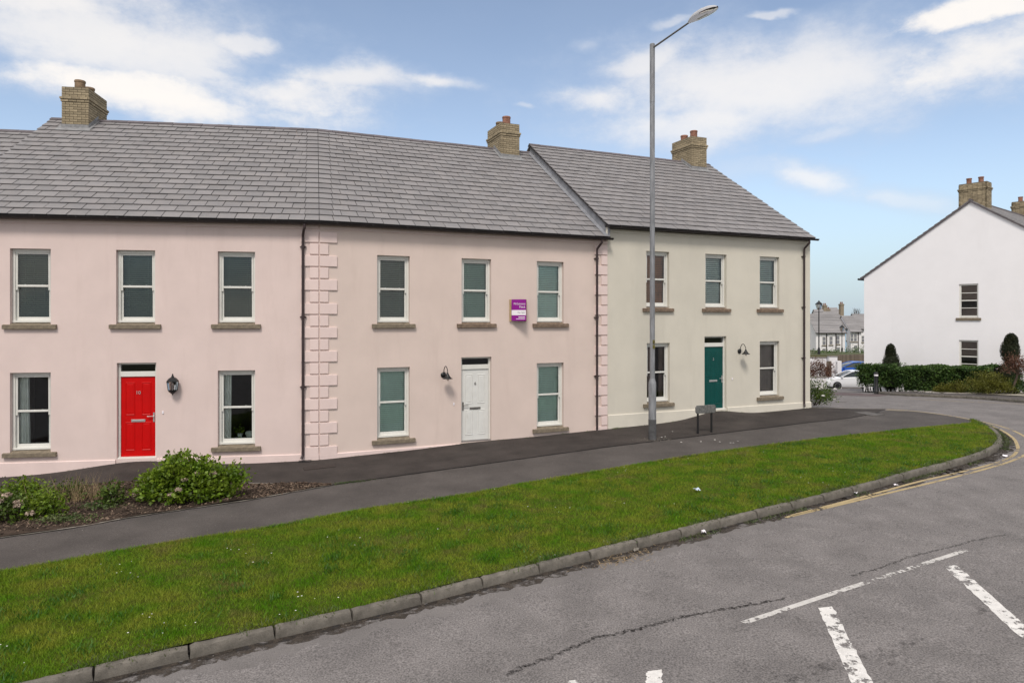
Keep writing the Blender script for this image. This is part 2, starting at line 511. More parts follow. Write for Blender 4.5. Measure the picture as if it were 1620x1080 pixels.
M['grass'] = pm('grass_blades', (.086, .210, .003), rough=.6, col2=(.228, .262, .026), scale=1.9, lo=.36, hi=.64, rnd=.42, spec=.2, coord='World', trans=.3, detail=6, spots=(1.5, .55, .16, (.185, .160, .050), (1, 1, 1)))
M['tuft'] = leaf_mat('coarse_tufts', (.030, .110, .004), (.060, .150, .008), .4, .25)
M['weed'] = leaf_mat('weeds', (.05, .085, .02), (.09, .11, .035), .3, .2)
M['dry'] = pm('dry_stalks', (.26, .19, .11), .9, .3, 4, rnd=.3, coord='World')
M['chip'] = pm('bark_chips', (.075, .050, .037), .95, .3, 4, rnd=.7, coord='World', col2=(.18, .13, .095))
M['petal'] = pm('white_petals', (.75, .73, .70), .8, .05, 5)
M['leaf'] = leaf_mat('shrub_leaves', (.085, .160, .008), (.170, .240, .020), .45, .35)
M['leaf_d'] = leaf_mat('deep_leaves', (.045, .085, .010), (.085, .125, .016), .40, .25)
M['hedge'] = leaf_mat('hedge_leaves', (.036, .080, .018), (.080, .140, .030), .50, .25)
M['conif'] = leaf_mat('conifer_leaves', (.015, .022, .008), (.030, .034, .012), .4, .1)
M['olive'] = leaf_mat('olive_leaves', (.085, .092, .010), (.150, .150, .022), .4, .25)
M['redleaf'] = leaf_mat('red_leaves', (.11, .040, .025), (.15, .085, .055), .4, .25)
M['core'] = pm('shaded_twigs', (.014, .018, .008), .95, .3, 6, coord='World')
M['bark'] = pm('bark', (.075, .055, .042), .95, .3, 9, .4, 60)
M['flower'] = pm('faded_flower_heads', (.36, .28, .22), .9, .25, 30, .3, 90, rnd=.2, coord='World')
M['yellow'] = paint_mat('yellow_line', (.38, .295, .16), .87, 9.0)
M['wline'] = paint_mat('white_line', (.62, .60, .58), .815, 7.0)
M['wthin'] = paint_mat('worn_white_line', (.50, .48, .46), .84, 16.0)
M['strip'] = pm('gutter_tarmac', (.158, .146, .142), .9, .10, 1.5, .5, 60, .2, speck=.25, sscale=70, coord='World')
M['grit'] = pm('pale_grit', (.34, .32, .30), .9, .3, 9, rnd=.4, coord='World')
M['cover2'] = pm('grey_cover', (.105, .097, .092), .85, .2, 6, speck=.2, sscale=60)
M['cover'] = pm('brown_cover', (.036, .028, .025), .8, .2, 8, speck=.3, sscale=50)
M['gravel'] = pm('pale_gravel', (.33, .30, .25), .95, .2, 3, .8, 40, speck=.35, sscale=18, coord='World')
M['redpath'] = pm('red_tinted_paving', (.105, .078, .078), .9, .15, 2, speck=.2, sscale=40, coord='World')
M['pale'] = pm('pale_concrete', (.17, .155, .15), .9, .15, 2, .3, 40, speck=.12, sscale=40, coord='World')
M['fence'] = pm('weathered_fence', (.155, .125, .098), .9, .2, 5, rnd=.2, stretch=(6, 6, 1))
M['earth'] = pm('rough_grass_ground', (.06, .08, .025), .95, .3, .08, coord='World', col2=(.085, .075, .04))
M['carwhite'] = pm('white_car_paint', (.74, .75, .77), .22, .02, 2, spec=.5)
M['carblue'] = pm('blue_car_paint', (.010, .085, .42), .22, .03, 2, spec=.5)
M['tyre'] = pm('tyre_rubber', (.014, .014, .015), .8, .1, 5)
M['alloy'] = pm('alloy_wheel', (.30, .30, .31), .4, .05, 5, metal=.6)
M['carglass'] = pm('car_glass', (.035, .045, .05), .08, .05, 2, spec=.6)
M['paleblue'] = pm('pale_blue_render', (.36, .52, .68), .9, .04, .6)
M['farwhite'] = pm('far_white_render', (.74, .72, .73), .9, .05, .4)
M['farpink'] = pm('far_pinkish_render', (.70, .64, .63), .9, .05, .4)
M['fardark'] = pm('far_window', (.20, .20, .22), .3, .2, 3)

# ------------------------------------------------------------------ ground, road, paths
def resample(pts, n):
    p = np.array(pts, float)
    d = np.r_[0, np.cumsum(np.hypot(*np.diff(p, axis=0).T))]
    t = np.linspace(0, d[-1], n)
    return np.c_[np.interp(t, d, p[:, 0]), np.interp(t, d, p[:, 1])]


def smooth_line(pts, n=160, it=3):
    p = resample(pts, n)
    for _ in range(it):
        q = p.copy(); q[1:-1] = (p[:-2] + 2 * p[1:-1] + p[2:]) / 4; p = q
    return p


def strip(name, A, B, mat, off, n=140, m=8, zfun=None, drop=0.0):
    """sheet between two plan lines, following the ground"""
    A = resample(A, n); B = resample(B, n)
    t = np.linspace(0, 1, m)[None, :, None]
    P = A[:, None] * (1 - t) + B[:, None] * t
    z = G(P[..., 0], P[..., 1]) + off
    if zfun is not None: z = z + zfun(P[..., 0], P[..., 1])
    V = np.concatenate([P, z[..., None]], -1).reshape(-1, 3)
    i, j = np.meshgrid(np.arange(n - 1), np.arange(m - 1), indexing='ij')
    a = (i * m + j).ravel()
    F = np.c_[a, a + m, a + m + 1, a + 1]
    o = np_mesh(name, V, F, mat, smooth=True)
    # make it face up
    if o.data.polygons[0].normal.z < 0: o.data.flip_normals()
    return o


def grid_sheet(name, xs, ys, mat, off):
    X, Y = np.meshgrid(xs, ys, indexing='ij')
    Z = G(X, Y) + off
    V = np.stack([X, Y, Z], -1).reshape(-1, 3)
    n, m = len(xs), len(ys)
    i, j = np.meshgrid(np.arange(n - 1), np.arange(m - 1), indexing='ij')
    a = (i * m + j).ravel()
    return np_mesh(name, V, np.c_[a, a + m, a + m + 1, a + 1], mat, smooth=True)


def ext(pts, d0=0.0, d1=0.0):
    p = [np.array(q, float) for q in pts]
    if d0:
        v = p[0] - p[1]; p.insert(0, p[0] + v / np.linalg.norm(v) * d0)
    if d1:
        v = p[-1] - p[-2]; p.append(p[-1] + v / np.linalg.norm(v) * d1)
    return p


gx = np.r_[-3000, -1500, -700, -300, -150, np.linspace(-80, 120, 81), 180, 300, 700, 1500, 3000]
gy = np.r_[-800, -300, -120, np.linspace(-60, 160, 90), 220, 320, 500, 900, 1600, 2500, 4000]
tag(grid_sheet('ground', gx, gy, M['earth'], -.42), kind='structure')
tag(grid_sheet('road', np.linspace(-45, 62, 108), np.linspace(-30, 62, 93), M['road'], -.12), kind='structure')

KERB_PX = [(300, 1042), (437, 1010), (560, 982), (670, 955), (770, 928), (862, 905), (947, 884), (1024, 864), (1090, 848),
           (1160, 829), (1218, 815), (1277, 801), (1330, 787), (1385, 773), (1455, 752), (1513, 738), (1558, 724), (1581, 712),
           (1588, 701), (1582, 689), (1566, 678), (1546, 669)]
kerb_line = ext([gp(x, y, -.12) for x, y in KERB_PX], 7.0)
kerb_pts = smooth_line(kerb_line, 240, 10)


def offset_line(p, d):
    t = np.gradient(p, axis=0); t /= np.linalg.norm(t, axis=1)[:, None]
    return p + np.c_[-t[:, 1], t[:, 0]] * d


lawn_low = offset_line(kerb_pts, .13)
LAWN_TOP = [(0, 903), (180, 872), (300, 852), (430, 832), (530, 813), (640, 795), (750, 779), (850, 760), (960, 742), (1080, 722),
            (1200, 705), (1300, 693), (1400, 682), (1480, 674), (1540, 668.5)]
lawn_top = smooth_line(ext([gp(*q) for q in LAWN_TOP], 6.0), 240, 4)
lawn_top[-1] = lawn_low[-1]
SEAM = [(525, 767), (568, 761), (728, 739), (960, 707), (1100, 690), (1233, 674), (1273, 668.8), (1309, 665), (1348, 660.5), (1385, 653.5), (1401, 648.4)]
BED_LOW = [(0, 850.5), (86, 839), (148, 829.5), (197.5, 819.6), (291, 806), (400, 790), (525, 767)]
BED_TOP = [(0, 780), (62, 771.5), (143, 765.5), (207, 763.5), (380, 764), (480, 766), (525, 766.6)]
seam_w = [gp(*q) for q in SEAM]
bed_low = ext([gp(*q) for q in BED_LOW], 5.0)
bed_top = ext([gp(*q) for q in BED_TOP], 5.0)
bed_top[-1] = np.array(bed_low[-1])
path_top = [np.array(q) for q in bed_low] + [np.array(q) for q in seam_w[1:]] + [np.array(gp(*q)) for q in ((1451, 650.5), (1497, 656.3), (1535, 663.4), (1546, 668))]

CORNER = np.array([-4.85, 17.17])
TH_A, TH_B = R(8.9), R(23.5)
dA = np.array([math.cos(TH_A), math.sin(TH_A)]); nA = np.array([-dA[1], dA[0]])
dB = np.array([math.cos(TH_B), math.sin(TH_B)]); nB = np.array([-dB[1], dB[0]])
C0 = CORNER + dB * 8.42


def door_ramps(X, Y):
    """the tarmac is dished up to the three thresholds"""
    z = 0
    for c, d_, n_, amp, s in ((CORNER - dA * 4.28, dA, nA, .20, 1.5), (CORNER + dB * 4.22, dB, nB, .03, 1.2), (C0 + dB * 4.09, dB, nB, .20, 1.1)):
        a_ = (X - c[0]) * d_[0] + (Y - c[1]) * d_[1]; b_ = (X - c[0]) * n_[0] + (Y - c[1]) * n_[1]
        z = z + amp * np.exp(-(a_ / s) ** 2 - (b_ / .85) ** 2)
    return z


wall_line = [CORNER - dA * 12 + nA * .15, CORNER + (nA + nB) * .075, C0 + dB * 8.2 + nB * .15]
back_edge = [np.array(gp(*q)) for q in ((1290, 644.5), (1348, 646.5), (1401, 647), (1451, 650), (1497, 656), (1535, 663), (1547, 667.5))]
tag(strip('footpath', lawn_top, path_top, M['tarmac'], -.004, 160, 8), kind='structure')
fore_low = [np.array(q) for q in bed_top] + [np.array(q) for q in seam_w[1:]]
fore_top = wall_line + back_edge[:3]
# forecourt: match by plan position so the strip does not fold
fl = resample(fore_low, 200); ft = resample(fore_top, 200)
tag(strip('forecourt', fl, ft, M['tarmac2'], .004, 200, 14, door_ramps), kind='structure')
bed_o = strip('flower_bed', bed_low, bed_top, M['soil'], -.03, 60, 8,
              lambda X, Y: .05 + .03 * np.sin(X * 3.1) * np.cos(Y * 2.3))
tag(bed_o, kind='structure')


def ribbon(name, pts, w, mat, off, n=80, jag=0.0, parent=None, kind='structure', wfun=None):
    p = smooth_line(pts, n, 1)
    if jag:
        j = RNG.normal(0, jag, (n, 2)); p = p + j
    t = np.gradient(p, axis=0); t /= np.maximum(np.linalg.norm(t, axis=1)[:, None], 1e-6)
    nn = np.c_[-t[:, 1], t[:, 0]]
    ww = np.full(n, w) if wfun is None else w * wfun(np.linspace(0, 1, n))
    if jag: ww = ww * RNG.uniform(.45, 1.5, n)
    a = p + nn * ww[:, None] / 2; b = p - nn * ww[:, None] / 2
    V = np.r_[np.c_[a, G(a[:, 0], a[:, 1]) + off], np.c_[b, G(b[:, 0], b[:, 1]) + off]]
    i = np.arange(n - 1)
    o = np_mesh(name, V, np.c_[i, i + 1, i + 1 + n, i + n], mat, parent)
    if o.data.polygons[0].normal.z < 0: o.data.flip_normals()
    if kind: o['kind'] = kind
    return o


ribbon('path_seam', seam_w, .030, M['seam'], .012, 260, .006)
ribbon('bed_edging', bed_low, .045, M['edging'], .012, 120, .003)
ribbon('bed_edging', bed_top, .045, M['edging'], .012, 120, .003)
ribbon('path_edging', [back_edge[0] + (-.3, .02), back_edge[1], back_edge[2]], .09, M['edging'], .012, 40, .003)

# kerb stones, one object each
kerb = empty('kerb', (kerb_pts[120][0], kerb_pts[120][1], float(G(*kerb_pts[120]))))
tag(kerb, kind='structure')
bpy.context.view_layer.update()


def rough_stone(L_):
    """kerb stone with a battered face and chipped arrises"""
    prof = [(0, -.14), (0, .02), (.004, .075), (.012, .108), (.030, .124), (.075, .126), (.112, .123), (.125, .110), (.125, -.14)]
    k = max(6, int(L_ / .06)); rings = []
    for i in range(k + 1):
        x = i / k * L_; e = 0 if 0 < i < k else 1
        chip = random.random() < .16
        rings.append([(x + (.010 if e and i == 0 and 1 < j < 7 else -.010 if e and 1 < j < 7 else 0), yy + random.gauss(0, .0022) + (.014 if chip and j in (2, 3) else 0),
                       zz + (random.gauss(0, .0025) - (.013 if chip and j in (3, 4) else 0) - (.006 if e else 0) if j not in (0, 8) else 0)) for j, (yy, zz) in enumerate(prof)])
    me = MB().loft(rings, True, True).mesh('kerb_stone', smooth=True); me.materials.append(M['kerb'])
    return me


STONES = [rough_stone(.906) for _ in range(7)]
HALVES = [rough_stone(.44) for _ in range(4)]


def lay_kerb(parent, pts, phase=0.0, hgt=0.0, flip=False):
    d = np.r_[0, np.cumsum(np.hypot(*np.diff(pts, axis=0).T))]
    at = lambda s: np.array([np.interp(s, d, pts[:, 0]), np.interp(s, d, pts[:, 1])])
    s = phase; k = 0
    while s < d[-1] - .3:
        a = at(s); b = at(min(s + .9, d[-1])); c = at(min(s + .45, d[-1]))
        bend = np.linalg.norm(c - (a + b) / 2)
        half = bend > .02
        L = .445 if half else .915
        b = at(min(s + L, d[-1]))
        za = float(G(*a)) - .12; zb = float(G(*b)) - .12
        ang = math.atan2(b[1] - a[1], b[0] - a[0])
        ln = max(np.linalg.norm(b - a), .2)
        o = link('kerb_stone', random.choice(HALVES if half else STONES), None, parent)
        M1 = Matrix.Translation((a[0], a[1], za + hgt + random.uniform(-.004, .004))) @ Matrix.Rotation(ang + random.uniform(-.006, .006), 4, 'Z') @ \
            Matrix.Rotation(-math.atan2(zb - za, ln), 4, 'Y') @ Matrix.Diagonal(((ln - .009) / (L - .009), -1 if flip else 1, 1, 1))
        o.matrix_local = Matrix.Translation(parent.location).inverted() @ M1
        s += L; k += 1


d_k = np.r_[0, np.cumsum(np.hypot(*np.diff(kerb_pts, axis=0).T))]
i300 = int(np.argmin(np.hypot(*(kerb_pts - np.array(gp(300, 1042, -.12))).T)))
lay_kerb(kerb, kerb_pts, d_k[i300] % .915)

# lawn sheet
lawn_o = strip('lawn', lawn_top, lawn_low, M['lawn'], .0, 240, 24,
               lambda X, Y: .012 * np.sin(X * 1.7 + Y) + .010 * np.sin(X * .6 - Y * 1.3) - .01)
tag(lawn_o, kind='structure')


def alpha_noise(name, col, scale, lo, hi, top):
    mt = pm(name, col, .9, .3, 8, speck=.3, sscale=60, coord='World')
    nt = mt.node_tree
    g1 = nt.nodes.new('ShaderNodeNewGeometry'); n1 = nt.nodes.new('ShaderNodeTexNoise'); n1.inputs['Scale'].default_value = scale; n1.inputs['Detail'].default_value = 8; n1.inputs['Roughness'].default_value = .75
    nt.links.new(g1.outputs['Position'], n1.inputs['Vector'])
    r1 = nt.nodes.new('ShaderNodeMapRange'); r1.inputs['From Min'].default_value = lo; r1.inputs['From Max'].default_value = hi; r1.inputs['To Max'].default_value = top
    nt.links.new(n1.outputs['Fac'], r1.inputs['Value'])
    t1 = nt.nodes.new('ShaderNodeBsdfTransparent'); s1 = nt.nodes.new('ShaderNodeMixShader')
    nt.links.new(r1.outputs[0], s1.inputs[0]); nt.links.new(t1.outputs[0], s1.inputs[1]); nt.links.new(nt.nodes['Principled BSDF'].outputs[0], s1.inputs[2])
    nt.links.new(s1.outputs[0], nt.nodes['Material Output'].inputs['Surface'])
    return mt


def lawn_points(n, pow_near=1.0):
    A = resample(lawn_top, 240); B = resample(lawn_low, 240)
    # area weights along the strip, denser towards the camera
    wdt = np.linalg.norm(A - B, axis=1); mid = (A + B) / 2
    wgt = wdt * (12 / np.maximum(mid[:, 1], 5)) ** pow_near
    wgt[(mid[:, 0] / mid[:, 1] < -.95)] = 0
    i = RNG.choice(239, n, p=wgt[:239] / wgt[:239].sum())
    f = RNG.random(n)[:, None]; t = RNG.random(n)[:, None]
    a = A[i] * (1 - f) + A[i + 1] * f; b = B[i] * (1 - f) + B[i + 1] * f
    P = a * (1 - t) + b * t
    return P, t[:, 0]


def blades(P, z, h, w, lean):
    """one tapering triangle-pair blade per point"""
    n = len(P)
    an = RNG.uniform(0, 2 * np.pi, n); hh = h * RNG.uniform(.5, 1.25, n)
    sx = np.cos(an) * w / 2; sy = np.sin(an) * w / 2
    la = RNG.uniform(0, 2 * np.pi, n); ll = hh * RNG.uniform(.2, lean, n)
    V = np.empty((n, 3, 3))
    V[:, 0] = np.c_[P[:, 0] - sx, P[:, 1] - sy, z]
    V[:, 1] = np.c_[P[:, 0] + sx, P[:, 1] + sy, z]
    V[:, 2] = np.c_[P[:, 0] + np.cos(la) * ll, P[:, 1] + np.sin(la) * ll, z + hh]
    return V.reshape(-1, 3), np.arange(3 * n).reshape(-1, 3)


P, tt = lawn_points(330000, .8)
z = G(P[:, 0], P[:, 1]) + .012 * np.sin(P[:, 0] * 1.7 + P[:, 1]) + .010 * np.sin(P[:, 0] * .6 - P[:, 1] * 1.3) - .014
patch = .5 + .5 * np.sin(P[:, 0] * 2.3 + 1.1 * np.sin(P[:, 1] * 3.1)) * np.cos(P[:, 1] * 2.7 + P[:, 0])
V, F = blades(P, z, .036 + .020 * patch, .0085, 1.1)
g_o = np_mesh('lawn_grass', V, F, M['grass'])
tag(g_o, 'short mown green grass covering the sloping verge', 'grass', kind='stuff')
# darker coarse tufts and clover in patches
cl, _ = lawn_points(130, .6)
q = np.repeat(cl, 90, 0) + RNG.normal(0, .11, (len(cl) * 90, 2))
A_, B_ = resample(lawn_top, 240), resample(lawn_low, 240)
mid_ = (A_ + B_) / 2; wid_ = np.linalg.norm(A_ - B_, axis=1) / 2
nn = np.argmin(((q[:, None, 0] - mid_[None, ::4, 0]) ** 2 + (q[:, None, 1] - mid_[None, ::4, 1]) ** 2), 1) * 4
t_ = B_[nn] - A_[nn]; t_ /= np.linalg.norm(t_, axis=1)[:, None]
q = q[np.abs(((q - mid_[nn]) * t_).sum(1)) < wid_[nn] - .12]
V, F = blades(q, G(q[:, 0], q[:, 1]) - .005, .062, .013, 1.3)
tag(np_mesh('grass_tufts', V, F, M['tuft']), 'darker coarse tufts scattered through the verge', 'grass', kind='stuff')
# daisies and white petals in the grass
P, tt = lawn_points(620, .4)
P = P[(np.sin(P[:, 0] * 1.9) * np.cos(P[:, 1] * 2.5 + P[:, 0]) > .42)]
z = G(P[:, 0], P[:, 1]) + .045
k = len(P); an = np.linspace(0, 2 * np.pi, 7)[:-1]
r = RNG.uniform(.005, .012, k)
V = np.stack([P[:, None, 0] + r[:, None] * np.cos(an), P[:, None, 1] + r[:, None] * np.sin(an), z[:, None] + 0 * an], -1).reshape(-1, 3)
tag(np_mesh('daisies', V, np.arange(6 * k).reshape(-1, 6), M['petal']), 'tiny white daisies dotted over the mown verge', 'daisies', kind='stuff')
# longer fringe where the grass leans over the path edge
sel = RNG.integers(0, 239, 9000); q = lawn_top[sel] + (lawn_top[np.minimum(sel + 1, 239)] - lawn_top[sel]) * RNG.random((9000, 1)) + RNG.normal(0, .03, (9000, 2))
V, F = blades(q, G(q[:, 0], q[:, 1]) - .01, .045, .010, 1.5)
tag(np_mesh('grass_fringe', V, F, M['grass']), 'ragged fringe of grass along the edge of the footpath', 'grass', kind='stuff')
# weeds and coarse tufts along the back of the kerb
sel = RNG.integers(0, 239, 9000); q = offset_line(kerb_pts, .16)[sel] + RNG.normal(0, .07, (9000, 2))
q = q[np.sin(q[:, 0] * 4.1) > -.5]
V, F = blades(q, G(q[:, 0], q[:, 1]) - .01, .05, .014, 1.6)
tag(np_mesh('kerb_weeds', V, F, M['weed']), 'coarse weeds growing along the back of the kerb', 'weeds', kind='stuff')
# silt, moss and dead stalks in the gutter
SILT = alpha_noise('gutter_silt', (.050, .040, .032), 7, .40, .56, .95)
ribbon('gutter_strip', offset_line(kerb_pts, -.24)[10:150], .44, M['strip'], -.1192, 200, .012, wfun=lambda t: .45 + .55 * np.cos(t * 1.5))
ribbon('gutter_silt', offset_line(kerb_pts, -.045)[10:], .10, M['seam'], -.1185, 300, .014)
ribbon('gutter_silt', offset_line(kerb_pts, -.10)[10:], .26, SILT, -.1182, 300, .02)
ribbon('gutter_silt', offset_line(kerb_pts, -.16)[128:228], .40, SILT, -.118, 220, .03, wfun=lambda t: .25 + .75 * np.sin(t * 22) ** 2 * np.sin(t * np.pi))
n = 2600
sel = RNG.integers(112, 236, n); q = offset_line(kerb_pts, -.09)[sel] + RNG.normal(0, .05, (n, 2))
q = q[(np.sin(q[:, 0] * 2.3) * np.sin(q[:, 0] * .9) > -.05)]
V, F = blades(q, G(q[:, 0], q[:, 1]) - .12, .045, .014, 1.8)
tag(np_mesh('gutter_moss', V, F, M['weed']), 'moss and seedlings growing in the road gutter', 'moss', kind='stuff')
c = np.array(gp(985, 884, -.12))
q = c + RNG.normal(0, 1, (260, 2)) * (.34, .10) @ np.array([[.86, .5], [-.5, .86]])
V, F = blades(q, G(q[:, 0], q[:, 1]) - .112, .022, .012, 6.0)
tag(np_mesh('dead_grass', V, F, M['dry']), 'straw coloured dead grass lying in the gutter', 'dead grass', kind='stuff')

Y_IN = [(1253, 815), (1330, 795), (1405, 775), (1451, 762), (1501, 751), (1560, 737), (1600, 724), (1612, 711), (1606, 695), (1590, 683), (1565, 672), (1535, 664.5), (1497, 657.5), (1451, 651.5), (1401, 648)]
Y_OUT = [(1240, 819), (1300, 805), (1400, 781), (1492, 759), (1547, 745), (1593, 732), (1622, 720), (1635, 706), (1625, 692), (1604, 681), (1581, 673), (1547, 665.5), (1497, 656.3), (1451, 650.5), (1403, 646.8)]
yl = empty('yellow_line_pair', (*gp(1600, 700, -.12), float(G(*gp(1600, 700, -.12))) - .12)); tag(yl, kind='structure')
bpy.context.view_layer.update()
for nm, px in (('yellow_line', Y_IN), ('yellow_line', Y_OUT)):
    o = ribbon(nm, smooth_line([gp(x, y, -.12) for x, y in px], 120, 8), .075, M['yellow'], -.1155, 260, .0, kind=None)
    o.parent = yl; o.matrix_parent_inverse = yl.matrix_world.inverted()
ribbon('road_marking', [gp(1176, 985, -.12), gp(1300, 944, -.12), gp(1420, 905, -.12), gp(1529, 870, -.12)], .085, M['wthin'], -.1155, 90, .0)


def quad_mark(pts, n=26):
    L = [gp(*q, -.12) for q in pts]
    a = resample([L[0], L[3]], n); b = resample([L[1], L[2]], n)
    a = a + RNG.normal(0, .006, a.shape); b = b + RNG.normal(0, .006, b.shape)
    V = np.r_[np.c_[a, G(a[:, 0], a[:, 1]) - .1155], np.c_[b, G(b[:, 0], b[:, 1]) - .1155]]
    i = np.arange(n - 1)
    o = np_mesh('road_marking', V, np.c_[i, i + 1, i + 1 + n, i + n], M['wline'])
    if o.data.polygons[0].normal.z < 0: o.data.flip_normals()
    tag(o, kind='structure')


quad_mark([(1294, 961), (1317, 959), (1392, 1100), (1356, 1100)])
quad_mark([(1492, 895), (1514, 894), (1660, 1022), (1635, 1026)])
quad_mark([(1024, 1061), (1047, 1059), (1050, 1110), (1018, 1110)])
quad_mark([(905, 1074), (932, 1070), (900, 1110), (860, 1110)])
# cracks, patch joints and oil stains
CRACK = alpha_noise('road_crack', (.040, .036, .035), 24, .38, .66, .80)
ribbon('road_crack', [gp(x, y, -.12) for x, y in ((805, 1065), (880, 1034), (945, 1008), (1000, 997), (1080, 975), (1130, 966), (1180, 958), (1245, 945))], .042, CRACK, -.116, 260, .020)
ribbon('road_crack', [gp(x, y, -.12) for x, y in ((1347, 911), (1395, 897), (1440, 880), (1500, 866), (1540, 855), (1592, 845))], .032, CRACK, -.116, 160, .014)


def blot(cx, cy, rx, ry, ang, n=48):
    c = np.array(gp(cx, cy, -.12)); t = np.linspace(0, 2 * np.pi, n, endpoint=False)
    rr = 1 + .28 * np.sin(3 * t + cx) + .2 * np.sin(7 * t + cy) + RNG.normal(0, .12, n)
    x = rx * rr * np.cos(t); y = ry * rr * np.sin(t)
    X = c[0] + x * math.cos(ang) - y * math.sin(ang); Y = c[1] + x * math.sin(ang) + y * math.cos(ang)
    V = np.c_[X, Y, G(X, Y) - .1165]
    V = np.r_[V, [[c[0], c[1], float(G(*c)) - .1165]]]
    i = np.arange(n)
    o = np_mesh('road_stain', V, np.c_[i, (i + 1) % n, np.full(n, n)], STAIN)
    tag(o, kind='structure')


STAIN = alpha_noise('oil_stain_soft', (.055, .050, .050), 9, .48, .70, .70)
blot(1415, 1028, .42, .13, .55); blot(1320, 1052, .34, .10, .3); blot(1270, 1072, .3, .10, .2); blot(1555, 965, .22, .07, .4)

# seedlings and moss where the tarmac meets the walls
q = np.concatenate([CORNER - dA * 8.6 * RNG.random((260, 1)), CORNER + dB * 16.6 * RNG.random((620, 1)), C0 + dB * RNG.normal(.15, .16, (160, 1)), C0 - nB * .1 + dB * RNG.normal(-.2, .25, (90, 1))])
kk = np.sin(q[:, 0] * 5.3) * np.sin(q[:, 0] * 1.7) > .15
q = q[kk] - nB * (.045 + np.abs(RNG.normal(0, .03, (kk.sum(), 1))))
V, F = blades(q, G(q[:, 0], q[:, 1]) + door_ramps(q[:, 0], q[:, 1]) + .002, .035, .012, 1.8)
tag(np_mesh('wall_foot_weeds', V, F, M['weed']), 'tiny weeds and moss along the foot of the house walls', 'weeds', kind='stuff')

# loose grit and chippings
def grit(name, label, P, off, mat, s0, s1):
    n = len(P); an = RNG.uniform(0, 6.28, (n, 4)); an.sort(1); r = RNG.uniform(s0, s1, (n, 1))
    V = np.stack([P[:, :1] + r * np.cos(an), P[:, 1:] + r * np.sin(an), (G(P[:, 0], P[:, 1]) + off)[:, None] + RNG.uniform(0, .004, (n, 4))], -1).reshape(-1, 3)
    tag(np_mesh(name, V, np.arange(4 * n).reshape(-1, 4), mat), label, 'grit', kind='stuff')


q = np.c_[RNG.uniform(-4, 14, 1500), RNG.uniform(5.5, 18, 1500)]
kd = np.array([((kerb_pts - p) ** 2).sum(1).argmin() for p in q]); side = ((q - kerb_pts[kd]) * (offset_line(kerb_pts, -1) - kerb_pts)[kd]).sum(1)
grit('road_grit', 'loose pale chippings scattered over the road', q[side > .05], -.1165, M['grit'], .004, .010)
i_ = RNG.integers(0, 159, 420); pa, pb = resample(lawn_top, 160), resample(path_top, 160); t_ = RNG.random((420, 1))
grit('path_grit', 'tiny pale specks of grit on the footpath', pa[i_] * (1 - t_) + pb[i_] * t_, .002, M['grit'], .004, .009)

# covers and patches in the paving
def cover(name, cx, cy, w, d, ang, mat, off, label=None, cat=None, kind='structure'):
    c = np.array(gp(cx, cy)); u = np.array([math.cos(ang), math.sin(ang)]); v = np.array([-u[1], u[0]])
    m = MB()
    P = [c + u * sx * w / 2 + v * sy * d / 2 for sx, sy in ((-1, -1), (1, -1), (1, 1), (-1, 1))]
    zt = [float(G(*p)) + float(door_ramps(*p)) + off for p in P]
    m.hexa([(P[i][0], P[i][1], zt[i] - .03) for i in range(4)] + [(P[i][0], P[i][1], zt[i]) for i in range(4)])
    o = m.build(name, mat)
    return tag(o, label, cat, None, kind)


cover('inspection_cover', 505, 739, .72, .34, TH_B, M['cover'], .016, 'brown metal cover in the tarmac by the corner quoins', 'cover', None)
cover('inspection_cover', 1375, 654.5, .5, .75, TH_B - .1, M['cover2'], .016, 'pale concrete cover in the path past the cream house', 'cover', None)
cover('drain_hopper', 482, 730, .30, .16, TH_A, M['black'], .022, 'black drain grid at the foot of the brown downpipe', 'drain', None)

# far side of the side street
FAR_K = [(1380, 622.5), (1407, 625), (1435, 626.6), (1475, 628.3), (1528, 630.5), (1558, 632.3), (1587, 635), (1640, 639)]
fk = smooth_line([gp(x, y, -.12) for x, y in FAR_K], 80, 3)
kerb2 = empty('kerb', (fk[40][0], fk[40][1], float(G(*fk[40])))); tag(kerb2, kind='structure')
bpy.context.view_layer.update()
lay_kerb(kerb2, fk[::-1], 0, 0.0, True)
back2 = offset_line(fk, 2.0)
back2b = offset_line(fk, 6.5)
tag(strip('footpath', fk + (0.05, 0.08), back2, M['tarmac'], .0, 60, 5), kind='structure')
tag(strip('gravel_border', back2, back2b, M['gravel'], .03, 60, 8), kind='structure')
ribbon('yellow_line', [gp(x, y, -.12) for x, y in ((1432, 630.3), (1481, 633), (1543, 636), (1640, 640))], .09, M['yellow'], -.1155, 60)
ribbon('block_paving', [gp(1300, 621, -.12), gp(1345, 624, -.12), gp(1400, 625.5, -.12)], 2.6, M['redpath'], -.114, 30)
ribbon('paved_apron', [gp(1296, 617.5, -.12), gp(1345, 619.5, -.12), gp(1392, 618.5, -.12)], 2.8, M['pale'], -.110, 30)
ribbon('paved_apron', [gp(1322, 634.5, -.12), gp(1340, 635, -.12)], 1.0, M['pale'], -.110, 12)

# ------------------------------------------------------------------ houses
def px_of(o_xy, d, n, x, y, z):
    X = o_xy[0] + d[0] * x + n[0] * y; Y = o_xy[1] + d[1] * x + n[1] * y
    return CX + FPX * X / Y, HY - FPX * (z - H) / Y


